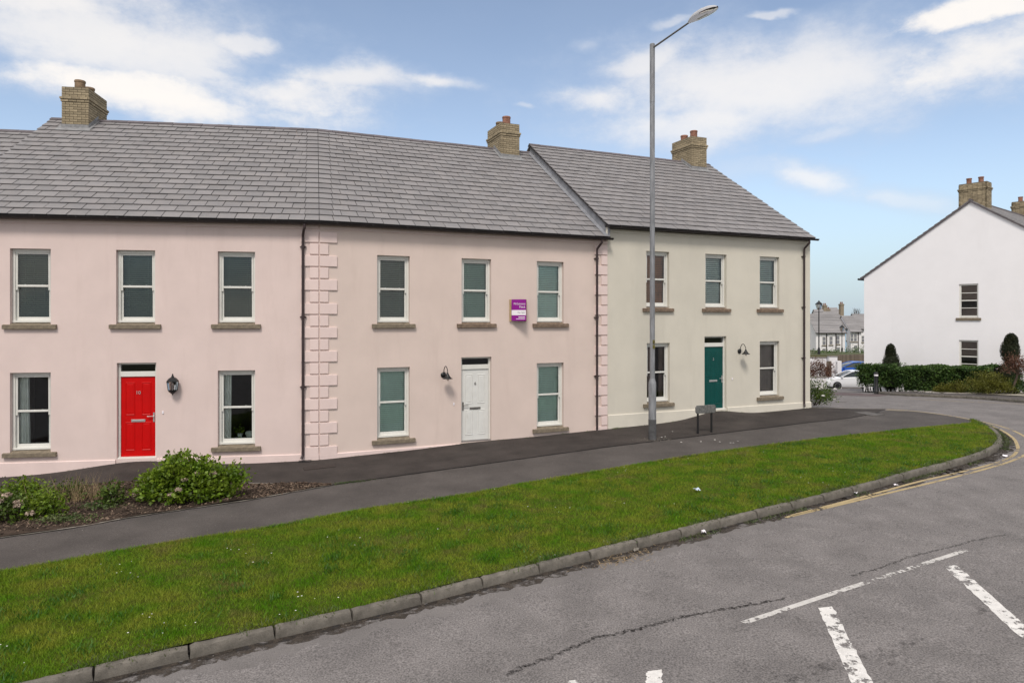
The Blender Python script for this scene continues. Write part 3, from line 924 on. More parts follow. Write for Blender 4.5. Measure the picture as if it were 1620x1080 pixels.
def wall_front(m, x0, x1, zb, zt, ops, dep=.17):
    """front wall sheet in the plane y=0 with openings (xa, xb, za, zb) and their reveals"""
    xs = sorted({x0, x1} | {v for o in ops for v in o[:2]})
    zs = sorted({zb, zt} | {v for o in ops for v in o[2:4]})
    for i in range(len(xs) - 1):
        for j in range(len(zs) - 1):
            xm, zm = (xs[i] + xs[i + 1]) / 2, (zs[j] + zs[j + 1]) / 2
            if any(o[0] < xm < o[1] and o[2] < zm < o[3] for o in ops): continue
            m.quad((xs[i], 0, zs[j]), (xs[i + 1], 0, zs[j]), (xs[i + 1], 0, zs[j + 1]), (xs[i], 0, zs[j + 1]))
    for a, b, c, d in [o[:4] for o in ops]:
        m.quad((a, 0, c), (a, dep, c), (a, dep, d), (a, 0, d))
        m.quad((b, 0, d), (b, dep, d), (b, dep, c), (b, 0, c))
        m.quad((a, 0, d), (a, dep, d), (b, dep, d), (b, 0, d))
        m.quad((b, 0, c), (b, dep, c), (a, dep, c), (a, 0, c))


SILL = {}


def sill_mesh(w, mat):
    k = (round(w, 2), mat.name)
    if k not in SILL:
        m = MB()
        m.hexa([(-w / 2, -.075, -.11), (w / 2, -.075, -.11), (w / 2, .0, -.11), (-w / 2, .0, -.11),
                (-w / 2, -.075, -.012), (w / 2, -.075, -.012), (w / 2, .0, .0), (-w / 2, .0, .0)])
        m.hexa([(-w / 2 + .14, -.02, -.06), (w / 2 - .14, -.02, -.06), (w / 2 - .14, .15, -.06), (-w / 2 + .14, .15, -.06),
                (-w / 2 + .14, -.02, .001), (w / 2 - .14, -.02, .001), (w / 2 - .14, .15, .045), (-w / 2 + .14, .15, .045)])
        SILL[k] = m.mesh('sill', bevel=.008, seg=2); SILL[k].materials.append(mat)
    return SILL[k]


WIN = {}


def frame_meshes(w, h):
    """box frame, two sliding sashes and two panes for an opening w wide and h high; origin bottom centre"""
    k = (round(w, 3), round(h, 3))
    if k in WIN: return WIN[k]
    hw = w / 2; fw = .062
    f = MB()
    f.box(-hw + .002, -hw + fw, .10, .20, .02, h - .002)
    f.box(hw - fw, hw - .002, .10, .20, .02, h - .002)
    f.box(-hw + fw, hw - fw, .10, .20, h - .075, h - .002)
    f.box(-hw + .002, hw - .002, .085, .20, .045, .095)
    mid = .095 + (h - .17) * .505
    s1 = MB()                                      # upper sash, the outer one
    a = hw - fw; st = .045
    s1.box(-a, -a + st, .118, .155, mid - .10, h - .075)
    s1.box(a - st, a, .118, .155, mid - .10, h - .075)
    s1.box(-a + st, a - st, .118, .155, h - .12, h - .075)
    s1.box(-a + st, a - st, .112, .157, mid - .022, mid + .028)
    s2 = MB()                                      # lower sash
    s2.box(-a, -a + st, .160, .196, .095, mid + .02)
    s2.box(a - st, a, .160, .196, .095, mid + .02)
    s2.box(-a + st, a - st, .160, .196, .095, .175)
    s2.box(-a + st, a - st, .160, .196, mid - .03, mid + .02)
    for sx in (-1, 1):                             # sash lift hooks
        s2.box(sx * a * .5 - .02, sx * a * .5 + .02, .150, .160, mid + .022, mid + .045)
    p1 = MB().quad((-a + st, .137, mid + .028), (a - st, .137, mid + .028), (a - st, .137, h - .12), (-a + st, .137, h - .12))
    p2 = MB().quad((-a + st, .178, .175), (a - st, .178, .175), (a - st, .178, mid - .03), (-a + st, .178, mid - .03))
    r = []
    for mm, nm, mt, bv in ((f, 'frame', 'upvc', .004), (s1, 'sash', 'upvc', .004), (s2, 'sash', 'upvc', .004), (p1, 'pane', 'glass', 0), (p2, 'pane', 'glass', 0)):
        me = mm.mesh(nm, bevel=bv); me.materials.append(M[mt]); r.append(me)
    WIN[k] = r
    return r


def slat_blind(w, h, pitch, mat, tilt, y=.235):
    m = MB(); z = h - .10; hw = w / 2 - .05
    while z > .10:
        dz = pitch * .46 * math.sin(tilt); dy = pitch * .46 * math.cos(tilt)
        m.hexa([(-hw, y - dy, z - dz - .0015), (hw, y - dy, z - dz - .0015), (hw, y + dy, z + dz - .0015), (-hw, y + dy, z + dz - .0015),
                (-hw, y - dy, z - dz + .0015), (hw, y - dy, z - dz + .0015), (hw, y + dy, z + dz + .0015), (-hw, y + dy, z + dz + .0015)])
        z -= pitch
    for x in (-hw * .55, hw * .55):
        m.box(x - .004, x + .004, y - .022, y - .018, .1, h - .1)
    m.box(-hw, hw, y - .03, y + .03, h - .105, h - .06)
    return m


def curtain_panel(x0, x1, h, y=.26, n=36, amp=.022, flare=0.0):
    m = MB(); top = []; bot = []
    for i in range(n + 1):
        t = i / n; x = x0 + (x1 - x0) * t
        yy = y + amp * math.sin(t * (x1 - x0) / .05 * 2 * math.pi) + .006 * math.sin(t * 17)
        top.append((x, yy, h - .05)); bot.append((x0 + (x1 - x0) * t * (1 + flare), yy * 1.02, .10))
    for i in range(n): m.quad(bot[i], bot[i + 1], top[i + 1], top[i])
    return m


def window(house, xc, zs, zt, style, sill='stone', w=.87):
    h = zt - zs
    win = empty('window', (xc, 0, zs), parent=house)
    fr, s1, s2, p1, p2 = frame_meshes(w, h)
    link('frame', fr, None, win); link('sash', s1, None, win); link('sash', s2, None, win)
    link('pane', p1, None, win); link('pane', p2, None, win)
    link('sill', sill_mesh(w + .28, M[sill]), None, win)
    if style in ('dark', 'mid'):
        slat_blind(w, h, .050, M['blind_' + style], R(50)).build('blind', M['blind_' + style], win)['kind'] = 'stuff'
    elif style in ('teal', 'teal2'):
        slat_blind(w, h, .052, None, R(62)).build('blind', M['blind_' + style], win)['kind'] = 'stuff'
    elif style == 'white':
        slat_blind(w, h, .066, None, R(52)).build('blind', M['blind_white'], win)['kind'] = 'stuff'
    elif style == 'wood':
        slat_blind(w, h, .055, None, R(64)).build('blind', M['blind_wood'], win)['kind'] = 'stuff'
    elif style == 'curtains':
        curtain_panel(-w / 2 + .07, -w / 2 + .28, h, flare=.12).build('curtain', M['curtain'], win, smooth=True)
        curtain_panel(w / 2 - .17, w / 2 - .06, h, n=24).build('curtain', M['curtain'], win, smooth=True)
    elif style == 'curtain_pot':
        curtain_panel(-w / 2 + .07, -w / 2 + .27, h, flare=-.08).build('curtain', M['curtain'], win, smooth=True)
    elif style == 'sheer':
        curtain_panel(-w / 2 + .06, w / 2 - .06, h, y=.27, n=80, amp=.014).build('curtain', M['sheer'], win, smooth=True)
    elif style == 'brown':
        curtain_panel(-w / 2 + .06, -w / 2 + .30, h).build('curtain', M['curtain_brown'], win, smooth=True)
        curtain_panel(w / 2 - .24, w / 2 - .06, h).build('curtain', M['curtain_brown'], win, smooth=True)
    return win


def text_obj(name, s, size, mat, parent, loc, rot=(R(90), 0, 0), align='CENTER', ext=.002, sx=1.0):
    cu = bpy.data.curves.new(name, 'FONT')
    cu.body = s; cu.size = size; cu.align_x = align; cu.align_y = 'CENTER'; cu.extrude = ext; cu.resolution_u = 3
    tmp = bpy.data.objects.new(name, cu); COL.objects.link(tmp)
    dg = bpy.context.evaluated_depsgraph_get()
    me = bpy.data.meshes.new_from_object(tmp.evaluated_get(dg))
    bpy.data.objects.remove(tmp); me.materials.clear(); me.materials.append(mat)
    o = bpy.data.objects.new(name, me); COL.objects.link(o)
    o.parent = parent; o.location = loc; o.rotation_euler = rot; o.scale = (sx, 1, 1)
    return o


def door(house, xc, zb, zt, mat, number, handle_side, plate, w=.89):
    """panelled front door with fanlight; handle_side +1 for the right"""
    d = empty('door', (xc, 0, zb), parent=house)
    h = zt - zb; hw = w / 2
    lh = h - .34
    f = MB()
    f.box(-hw + .002, -hw + .05, .09, .19, 0, h - .002)
    f.box(hw - .05, hw - .002, .09, .19, 0, h - .002)
    f.box(-hw + .05, hw - .05, .09, .19, h - .045, h - .002)
    f.box(-hw + .05, hw - .05, .088, .19, lh, lh + .125)
    f.build('frame', M['upvc'], d, bevel=.004)
    MB().quad((-hw + .05, .14, lh + .125), (hw - .05, .14, lh + .125), (hw - .05, .14, h - .045), (-hw + .05, .14, h - .045)).build('fanlight', M['glass'], d)
    lw = hw - .054
    MB().box(-lw, lw, .118, .165, .03, lh - .004).build('leaf', M[mat], d, bevel=.003)
    for cx in (-lw * .5 + .012, lw * .5 - .012):
        for za, zb2 in ((lh * .47 + .10, lh - .14), (.17, lh * .47 - .06)):
            pw = lw * .5 - .085; m = MB()
            # a moulded rim round a raised field
            o_, i_ = (cx - pw, cx + pw, za, zb2), (cx - pw + .03, cx + pw - .03, za + .03, zb2 - .03)
            y0, y1 = .1175, .106
            ring = lambda q, y: [(q[0], y, q[2]), (q[1], y, q[2]), (q[1], y, q[3]), (q[0], y, q[3])]
            mid_ = (o_[0] + .014, o_[1] - .014, o_[2] + .014, o_[3] - .014)
            i2 = (i_[0] + .03, i_[1] - .03, i_[2] + .03, i_[3] - .03)
            m.loft([ring(o_, y0), ring(mid_, y1), ring(i_, y0 - .001), ring(i2, .110)], True, False)
            m.quad(*ring(i2, .110))
            m.build('panel', M[mat], d)
    MB().box(-.16, .16, .105, .118, lh * .455 - .032, lh * .455 + .032).box(-.125, .125, .099, .106, lh * .455 - .018, lh * .455 + .018).build(
        'letter_box', M[plate], d, bevel=.003)
    hx = handle_side * (lw - .035)
    hm = MB(); hm.box(hx - .018, hx + .018, .105, .118, .86, 1.09)
    hm.tube([(hx, .118, 1.0), (hx, .07, 1.0), (hx - handle_side * .02, .065, 1.0), (hx - handle_side * .14, .065, 1.0)], .010, 8)
    hm.build('handle', M[plate], d, smooth=True)
    text_obj('house_number', number, .12, M[plate], d, (0, .104, lh * .80))
    MB().box(-hw + .004, hw - .004, .02, .20, -.06, .028).build('threshold', M['upvc'] if mat != 'wdoor' else M['pale'], d, bevel=.004)
    return d


# slates -------------------------------------------------------------
SLW, NROW = .42, 20


def slate_me(w, g):
    m = MB(); l = g + .06; hw = w / 2 - .0085
    m.hexa([(-hw, 0, .017), (hw, 0, .017), (hw, l, -.020), (-hw, l, -.020), (-hw, 0, .034), (hw, 0, .034), (hw, l, .002), (-hw, l, .002)])
    return m


def roof(house, oxy, d, n, ye, ze, yr, zr, xl, xr, budget=300, mitre_l=0.0, mitre_r=0.0, hole=None, deck_l=None, deck_r=None, rows=NROW):
    """slate roof: deck plus courses; xl and xr are the ends at y=0, mitre_* tilts an end with y"""
    L = math.hypot(yr - ye, zr - ze); g = L / rows
    cy, cz = (yr - ye) / L, (zr - ze) / L
    sl = math.atan2(zr - ze, yr - ye)
    el = lambda y: xl + mitre_l * y
    er = lambda y: xr + mitre_r * y
    m = MB(); t = .03
    zr2 = zr - .035
    ze2 = ze - .035
    m.quad((el(ye), ye, ze2), (er(ye), ye, ze2), (er(yr), yr, zr2), (el(yr), yr, zr2))
    m.quad((el(ye), ye, ze2 - t), (el(yr), yr, zr2 - t), (er(yr), yr, zr2 - t), (er(ye), ye, ze2 - t))
    m.quad((el(ye), ye, ze2 - t), (er(ye), ye, ze2 - t), (er(ye), ye, ze2), (el(ye), ye, ze2))
    m.quad((el(ye), ye, ze2 - t), (el(ye), ye, ze2), (el(yr), yr, zr2), (el(yr), yr, zr2 - t))
    m.quad((er(ye), ye, ze2 - t), (er(yr), yr, zr2 - t), (er(yr), yr, zr2), (er(ye), ye, ze2))
    yb = 2 * yr - ye
    m.m = 1
    m.quad((er(yr), yr, zr2), (er(yr), yb, ze2), (el(yr), yb, ze2), (el(yr), yr, zr2))
    m.quad((er(yr), yr, zr2 - .06), (el(yr), yr, zr2 - .06), (el(yr), yb, ze2 - .06), (er(yr), yb, ze2 - .06))
    m.quad((el(yr), yr, zr2 - .06), (el(yr), yr, zr2), (el(yr), yb, ze2), (el(yr), yb, ze2 - .06))
    m.quad((er(yr), yr, zr2), (er(yr), yr, zr2 - .06), (er(yr), yb, ze2 - .06), (er(yr), yb, ze2))
    rf = m.build('roof', [M['deck'], M['slate_far']], house)
    std = slate_me(SLW, g).mesh('slate'); std.materials.append(M['slate'])
    rest = MB(); pieces = []
    P = lambda x, v, nn: (x, ye + cy * v - cz * nn, ze + cz * v + cy * nn)
    for i in range(rows):
        v0 = i * g; y0 = ye + cy * v0; y1 = ye + cy * (v0 + g + .06)
        a, b = el(y0), er(y0)
        close_l = .36 if mitre_l else 0; close_r = .36 if mitre_r else 0
        edges = []
        if mitre_l: edges.append((a, a + close_l, 'ml'))
        if mitre_r: edges.append((b - close_r, b, 'mr'))
        x = a + close_l; end = b - close_r
        if mitre_r:                                     # lay from the straight end
            off = (i % 2) * SLW / 2 + random.uniform(-.03, .03)
        else:
            off = (i % 2) * SLW / 2 + random.uniform(-.03, .03)
        first = True
        while x < end - .02:
            w = SLW - off if first and off > .08 else SLW
            if first and off > .08 and w < .08: w += SLW
            first = False
            e = min(x + w, end)
            if end - e < .07: e = end
            edges.append((x, e, 's')); x = e
        for (s, e, k) in edges:
            if hole and k == 's' and hole[0] < (s + e) / 2 < hole[1] and y0 + .25 > hole[2]: continue
            pieces.append((i, s, e, k))
    used = 0
    for (i, s, e, k) in pieces:
        v0 = i * g; y0 = ye + cy * v0
        xc = (s + e) / 2
        ppx, ppy = px_of(oxy, d, n, xc, y0, ze + cz * v0)
        dv = random.uniform(-.006, .006); dn = random.uniform(-.003, .004)
        if k == 's':
            if -25 < ppx < 1660 and used < budget:
                o = link('slate', std, None, rf, P(xc, v0 + dv, dn), (sl + random.uniform(-.004, .004), 0, random.uniform(-.003, .003)), ((e - s) / SLW, 1, 1))
                used += 1
            else:
                hw = (e - s) / 2 - .0085; l = g + .06
                rest.hexa([P(xc + sx * hw, v + dv, q + dn) for q4 in ((.017, -.020), (.034, .002)) for sx, v, q in
                           ((-1, v0, q4[0]), (1, v0, q4[0]), (1, v0 + l, q4[1]), (-1, v0 + l, q4[1]))])
        else:
            mi = mitre_l if k == 'ml' else mitre_r
            l = g + .06; sh = mi * cy * l
            m2 = MB(); a0, b0 = s + .006, e - .006
            if k == 'ml': a1, b1 = a0 + sh, b0
            else: a1, b1 = a0, b0 + sh
            m2.hexa([P(a0, v0, .017), P(b0, v0, .017), P(b1, v0 + l, -.02), P(a1, v0 + l, -.02),
                     P(a0, v0, .034), P(b0, v0, .034), P(b1, v0 + l, .002), P(a1, v0 + l, .002)])
            m2.build('slate', M['slate'], rf); used += 1
    if rest.v:
        rest.build('upper_slates', M['slate'], rf)['kind'] = 'stuff'
    # ridge tiles
    rl = .45; th = math.atan2(zr - ze, yr - ye); wg = .15
    def rm(L_):
        q = MB()
        pr = lambda off: [(-wg * math.cos(th), -wg * math.sin(th) + off), (0, off), (wg * math.cos(th), -wg * math.sin(th) + off)]
        lo_, hi_ = pr(.030), pr(.052)
        ring = lambda x: [(x, yy, zz) for yy, zz in hi_] + [(x, yy, zz) for yy, zz in reversed(lo_)]
        q.loft([ring(.004), ring(L_ - .004)], True, True)
        return q.mesh('ridge_tile')
    rme = rm(rl); rme.materials.append(M['ridge'])
    x = el(yr) ; xe = er(yr); k = max(1, round((xe - x) / rl)); st = (xe - x) / k
    for j in range(k):
        link('ridge_tile', rme, None, rf, (x + j * st, yr, zr + random.uniform(-.004, .004)), (0, 0, random.uniform(-.004, .004)), (st / rl, 1, 1))
    return rf


BRK = {}


def brick_me(l, dep):
    k = (round(l, 3), round(dep, 3))
    if k not in BRK:
        BRK[k] = MB().box(0, l, 0, dep, 0, .065).mesh('brick', bevel=.004); BRK[k].materials.append(M['brick'])
    return BRK[k]


def chimney(rf, x0, x1, yc, dep, zb, ztop, pots, flash_z):
    """buff brick stack with an oversailing band, pots and lead flashings; a part of the roof"""
    y0, y1 = yc - dep / 2, yc + dep / 2
    core = MB().box(x0 + .012, x1 - .012, y0 + .012, y1 - .012, zb, ztop - .012)
    st = core.build('chimney', M['mortar'], rf.parent)
    nc = int(round((ztop - zb) / .075))
    ztop_ = zb + nc * .075

    def run(z, a, b, fixed, axis, dep_, inset, odd):
        x = a; first = True
        while x < b - .02:
            l = .1025 if (first and odd) else .215
            first = False
            e = min(x + l, b)
            if b - e < .05: e = b
            me = brick_me(e - x - .0, dep_)
            if axis == 'x':
                link('brick', me, None, st, (x, fixed, z))
            elif axis == 'r':      # right face, runs along y
                link('brick', me, None, st, (fixed, x, z), (0, 0, R(90)))
            else:                  # left face
                link('brick', me, None, st, (fixed, e, z), (0, 0, R(-90)))
            x = e + .010
    for c in range(nc):
        z = zb + c * .075 + .005
        k = nc - 1 - c
        pr = {4: .045, 5: .022}.get(k, 0.0)
        odd = c % 2
        bd = .05 + pr
        run(z, x0 - pr, x1 + pr, y0 - pr, 'x', bd, 0, odd)
        zc = z
        # side faces start behind the front course; bricks below the slope are hidden by the roof, so skip them
        roofz = flash_z + .69 * 0
        ys = y0 - pr + bd + .010
        run(z, ys, y1 + pr, x1 + pr, 'r', bd, 0, 1 - odd)
        run(z, ys, y1 + pr, x0 - pr, 'l', bd, 0, 1 - odd)
        if pr:
            MB().box(x0 - pr + .012, x1 + pr - .012, y0 - pr + .012, y1 + pr - .012, z + .004, z + .062).build('band_core', M['mortar'], st)
    cap = MB(); w = (x1 - x0) / 2; xc = (x0 + x1) / 2
    cap.loft([[(x0, y0, ztop_ + .002), (x1, y0, ztop_ + .002), (x1, y1, ztop_ + .002), (x0, y1, ztop_ + .002)],
              [(x0 + .18, y0 + .18, ztop_ + .05), (x1 - .18, y0 + .18, ztop_ + .05), (x1 - .18, y1 - .18, ztop_ + .05), (x0 + .18, y1 - .18, ztop_ + .05)]])
    cap.build('flaunching', M['mortar'], st)
    for (fy, mat, hh) in pots:
        m = MB(); r = .145
        m.lathe([(r * 1.04, 0), (r, .05), (r * .98, hh - .07), (r * 1.06, hh - .06), (r * 1.08, hh - .02), (r * 1.02, hh), (r * .8, hh), (r * .78, hh - .12)], (xc, yc + fy, ztop_ + .03), 18, False)
        m.build('chimney_pot', M[mat], st, smooth=True)
    return st


def flashing(rf, x0, x1, y0, yr, zr, slope):
    """lead apron in front of a stack and stepped side flashing up to the ridge"""
    zf = zr - (yr - y0) * slope
    m = MB()
    m.hexa([(x0 - .10, y0 - .20, zf - .20 * slope + .032), (x1 + .10, y0 - .20, zf - .20 * slope + .032), (x1 + .10, y0, zf + .032), (x0 - .10, y0, zf + .032),
            (x0 - .10, y0 - .20, zf - .20 * slope + .042), (x1 + .10, y0 - .20, zf - .20 * slope + .042), (x1 + .10, y0, zf + .044), (x0 - .10, y0, zf + .044)])
    m.box(x0 - .006, x1 + .006, y0 - .012, y0 - .002, zf + .01, zf + .13)
    for sx, xa, xb in ((-1, x0 - .10, x0 - .003), (1, x1 + .003, x1 + .10)):
        m.hexa([(xa, y0, zf + .034), (xb, y0, zf + .034), (xb, yr, zr + .034), (xa, yr, zr + .034),
                (xa, y0, zf + .045), (xb, y0, zf + .045), (xb, yr, zr + .045), (xa, yr, zr + .045)])
        xs = x0 - .012 if sx < 0 else x1 + .003
        m.hexa([(xs, y0 - .01, zf + .01), (xs + .009, y0 - .01, zf + .01), (xs + .009, yr, zr + .01), (xs, yr, zr + .01),
                (xs, y0 - .01, zf + .14), (xs + .009, y0 - .01, zf + .14), (xs + .009, yr, zr + .15), (xs, yr, zr + .15)])
    m.build('flashing', M['flash'], rf.parent)


def gutter(house, x0, x1, y, z, mit0=0.0, mit1=0.0):
    m = MB(); r = .062
    prof = [(math.cos(t) * r, math.sin(t) * r) for t in np.linspace(math.pi, 2 * math.pi, 9)]
    out = [(y + a, z + b) for a, b in prof]; inn = [(y + a * .9, z + b * .9) for a, b in reversed(prof)]
    ring = lambda x, mi: [(x + mi * yy, yy, zz) for yy, zz in out + inn]
    m.loft([ring(x0, mit0), ring(x1, mit1)], True, True)
    x = x0 + .4
    while x < x1 - .2:
        m.box(x - .015, x + .015, y - r - .006, y + r + .03, z - .03, z + .012); x += .9
    m.build('gutter', M['gutter'], house)
    MB().box(x0, x1, -.115, -.020, z - .02, z + .055).build('fascia', M['gutter'], house)


def downpipe(house, x, ztop, zbot, yg, lean=-.06):
    m = MB()
    m.tube([(x - lean, yg, ztop), (x - lean, yg, ztop - .10), (x - lean * .6, yg * .8, ztop - .15), (x, -.075, ztop - .27), (x, -.065, ztop - .33),
            (x, -.065, zbot + .17), (x, -.07, zbot + .13), (x - .03, -.11, zbot + .05)], .034, 12)
    m.build('downpipe', M['pipe'], house, smooth=True)
    z = ztop - .55
    while z > zbot + .3:
        MB().box(x - .075, x + .075, -.05, .0, z - .012, z + .012).lathe([(.044, -.03), (.044, .03)], (x, -.065, z), 12).build('pipe_bracket', M['pipe'], house)
        z -= 1.75


QL = {}


def quoins(house, side, ztop, zbot, xe, mat='pink_trim', skew=0.0):
    """alternate long and short blocks; side=-1: blocks run left from xe, +1: right"""
    i = 0; z = ztop
    while z - .27 > zbot - .12:
        w = (.44, .225)[i % 2]
        if w not in QL:
            q = MB().box(.012, w, -.034, .004, 0, .268).mesh('quoin', bevel=.010, seg=2); q.materials.append(M[mat]); QL[w] = q
        link('quoin', QL[w], None, house, (xe, 0, z - .268), None, (side, 1, 1))
        z -= .300; i += 1


def plinth(house, segs, ztop, mat, x_end=None):
    for a, b in segs:
        m = MB()
        m.hexa([(a, -.032, ztop - 1.2), (b, -.032, ztop - 1.2), (b, .01, ztop - 1.2), (a, .01, ztop - 1.2),
                (a, -.032, ztop - .02), (b, -.032, ztop - .02), (b, .01, ztop), (a, .01, ztop)])
        m.build('plinth', M[mat], house)


def shell(m, x0, x1, zb, zt, yb, yr, zr, gl=True, gr=True):
    """side, back and gable walls plus a floor and a partition that close the house"""
    e = .006
    for x, on in ((x0 + e, gl), (x1 - e, gr)):
        m.quad((x, 0, zb), (x, yb, zb), (x, yb, zt), (x, 0, zt))
        if on: m.quad((x, .0, zt), (x, yb, zt), (x, yr, zr))
    m.quad((x1, yb, zb), (x0, yb, zb), (x0, yb, zt), (x1, yb, zt))


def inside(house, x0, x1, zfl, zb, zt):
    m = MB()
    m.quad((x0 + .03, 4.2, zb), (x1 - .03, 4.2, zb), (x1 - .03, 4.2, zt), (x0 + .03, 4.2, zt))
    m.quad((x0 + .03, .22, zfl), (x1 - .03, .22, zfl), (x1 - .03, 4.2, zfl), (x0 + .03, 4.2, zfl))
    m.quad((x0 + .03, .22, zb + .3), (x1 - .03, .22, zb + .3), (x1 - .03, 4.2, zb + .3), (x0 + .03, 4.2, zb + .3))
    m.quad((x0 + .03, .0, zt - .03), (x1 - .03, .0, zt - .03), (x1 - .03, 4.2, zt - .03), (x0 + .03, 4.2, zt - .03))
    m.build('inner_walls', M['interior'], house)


SLOPE = (6.2 - 2.44) / 5.58
MIT = math.tan(R(7.3))
YE, YR = -.18, 5.4


def terrace_house(name, oxy, th, d, n, x0, x1, mat, trim, ztop, wins, dr, labels, ridge, eave, **kw):
    ho = empty(name, (oxy[0], oxy[1], 0), th)
    tag(ho, labels, 'house', 'terraced houses along the footpath')
    ops = [(c - w / 2, c + w / 2, zs, zt) for c, zs, zt, st, si, w in wins]
    if dr: ops.append((dr[0] - .445, dr[0] + .445, dr[1], dr[2]))
    m = MB(); wall_front(m, x0, x1, -1.2, ztop, ops); shell(m, x0, x1, -1.2, ztop, 10.8, YR, ridge - .06)
    m.build('wall', M[mat], ho)
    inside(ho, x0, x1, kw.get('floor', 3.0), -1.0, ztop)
    for c, zs, zt, st, si, w in wins: window(ho, c, zs, zt, st, si, w)
    if dr: door(ho, *dr)
    # painted band under the gutter
    MB().box(x0 + .01, x1 - .01, -.022, .004, ztop - .115, ztop - .02).build('eaves_band', M[trim], ho, bevel=.004)
    return ho


# heights
a_up, a_lo = (H - .12, H + 1.67), (H - 3.14, H - 1.26)
c_up, c_lo = (H + .345, H + 2.11), (H - 2.61, H - .74)
ZA = H + 2.38
hA = terrace_house('pink_house', CORNER, TH_A, dA, nA, -8.62, 0, 'pink', 'pink_trim', ZA,
                   [(-6.62, *a_up, 'dark', 'stone', .88), (-4.30, *a_up, 'mid', 'stone', .88), (-1.98, *a_up, 'dark', 'stone', .88),
                    (-6.62, *a_lo, 'curtains', 'stone', .88), (-1.98, *a_lo, 'curtain_pot', 'stone', .88)],
                   (-4.28, H - 3.36, H - 1.05, 'red', '10', 1, 'steel'),
                   'pink rendered house with the bright red front door', H + 6.2, H + 2.44)
hB = terrace_house('pink_house', CORNER, TH_B, dB, nB, 0, 8.42, 'pinkb', 'pink_trim', ZA,
                   [(1.90, *a_up, 'mid', 'stone', .87), (4.22, *a_up, 'teal2', 'stone_brown', .87), (6.50, *a_up, 'teal', 'stone_brown', .87),
                    (1.90, *a_lo, 'teal', 'stone', .87), (6.50, *a_lo, 'teal', 'stone', .87)],
                   (4.22, H - 3.37, H - 1.04, 'wdoor', '6', -1, 'dark_steel'),
                   'pink rendered middle house with white door and purple sale board', H + 6.2, H + 2.44)
ZC = H + 2.73
hC = terrace_house('cream_house', C0, TH_B, dB, nB, 0, 8.20, 'cream', 'cream_trim', ZC,
                   [(1.82, *c_up, 'wood', 'stone_brown', .86), (4.09, *c_up, 'white', 'stone_brown', .86), (6.36, *c_up, 'white', 'stone_brown', .86),
                    (1.84, *c_lo, 'brown', 'stone', .86), (6.36, *c_lo, 'sheer', 'stone', .86)],
                   (4.07, H - 2.93, H - .55, 'teal', '2', 1, 'steel'),
                   'cream rendered end house with the teal front door', H + 6.5, H + 2.80, floor=H - .2)
NX0, NX1 = -17.2, -8.63
hN = empty('pink_house', (CORNER[0], CORNER[1], 0), TH_A)
tag(hN, 'neighbouring roof with a lower ridge beyond the red door house', 'house', 'terraced houses along the footpath')
nwin = [(-10.7, H - .54, H + 1.25, 'dark', 'stone', .88), (-10.7, H - 3.56, H - 1.68, 'curtains', 'stone', .88)]
m = MB(); wall_front(m, NX0, NX1, -1.2, ZA - .42, [(c - w / 2, c + w / 2, zs, zt) for c, zs, zt, st, si, w in nwin]); shell(m, NX0, NX1, -1.2, ZA - .42, 10.8, YR, H + 5.7)
m.build('wall', M['pink'], hN)
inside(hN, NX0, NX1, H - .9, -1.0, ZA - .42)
for c, zs, zt, st, si, w in nwin: window(hN, c, zs, zt, st, si, w)

# roofs, stacks and rainwater goods
rA = roof(hA, CORNER, dA, nA, YE, H + 2.44, YR, H + 6.2, -8.70, 0, 300, 0, -MIT)
rB = roof(hB, CORNER, dB, nB, YE, H + 2.44, YR, H + 6.2, 0, 8.40, 300, MIT, 0)
SLC = (6.5 - 2.80) / 5.58
rC = roof(hC, C0, dB, nB, YE, H + 2.80, YR, H + 6.5, -.09, 8.28, 300, 0, 0)
rN = roof(hN, CORNER, dA, nA, YE, H + 2.02, YR, H + 5.78, NX0, NX1 - .08, 120)
DEP = 1.30
for rf, x0, x1, zr, top, pots, sl in (
        (rA, -8.11, -7.36, H + 6.2, H + 7.02, ((-.33, 'pot_dirty', .27), (.30, 'pot_dirty', .26)), SLOPE),
        (rB, 6.92, 7.65, H + 6.2, H + 7.00, ((-.30, 'pot', .30), (.32, 'pot_dirty', .26)), SLOPE),
        (rC, 6.86, 7.62, H + 6.5, H + 7.41, ((-.30, 'pot', .30), (.32, 'pot', .26)), SLC)):
    zf = zr - DEP / 2 * sl
    nc = int(round((top - zf) / .075)) + 1
    chimney(rf, x0, x1, YR, DEP, top - nc * .075, top, pots, zf)
    flashing(rf, x0, x1, YR - DEP / 2, YR, zr, sl)
gutter(hN, NX0, NX1 - .02, -.235, H + 1.995)
gutter(hA, -8.6, 0, -.235, H + 2.415, 0, -MIT)
gutter(hB, 0, 8.46, -.235, H + 2.415, MIT, 0)
gutter(hC, -.10, 8.32, -.235, H + 2.775)
downpipe(hA, -.385, H + 2.36, H - 3.52, -.235)
downpipe(hB, 8.02, H + 2.36, H - 3.42, -.235)
downpipe(hC, 7.86, H + 2.72, H - 3.06, -.235)
quoins(hA, -1, H + 2.20, H - 3.36, 0)
quoins(hB, 1, H + 2.20, H - 3.36, 0)
quoins(hB, -1, H + 2.20, H - 3.40, 8.415)
plinth(hA, [(-8.6, -4.75), (-3.81, -.004)], H - 3.365, 'pink_trim')
plinth(hB, [(.004, 3.75), (4.69, 8.40)], H - 3.385, 'pink_trim')
plinth(hC, [(.004, 3.60), (4.54, 8.23)], H - 2.87, 'cream_trim')
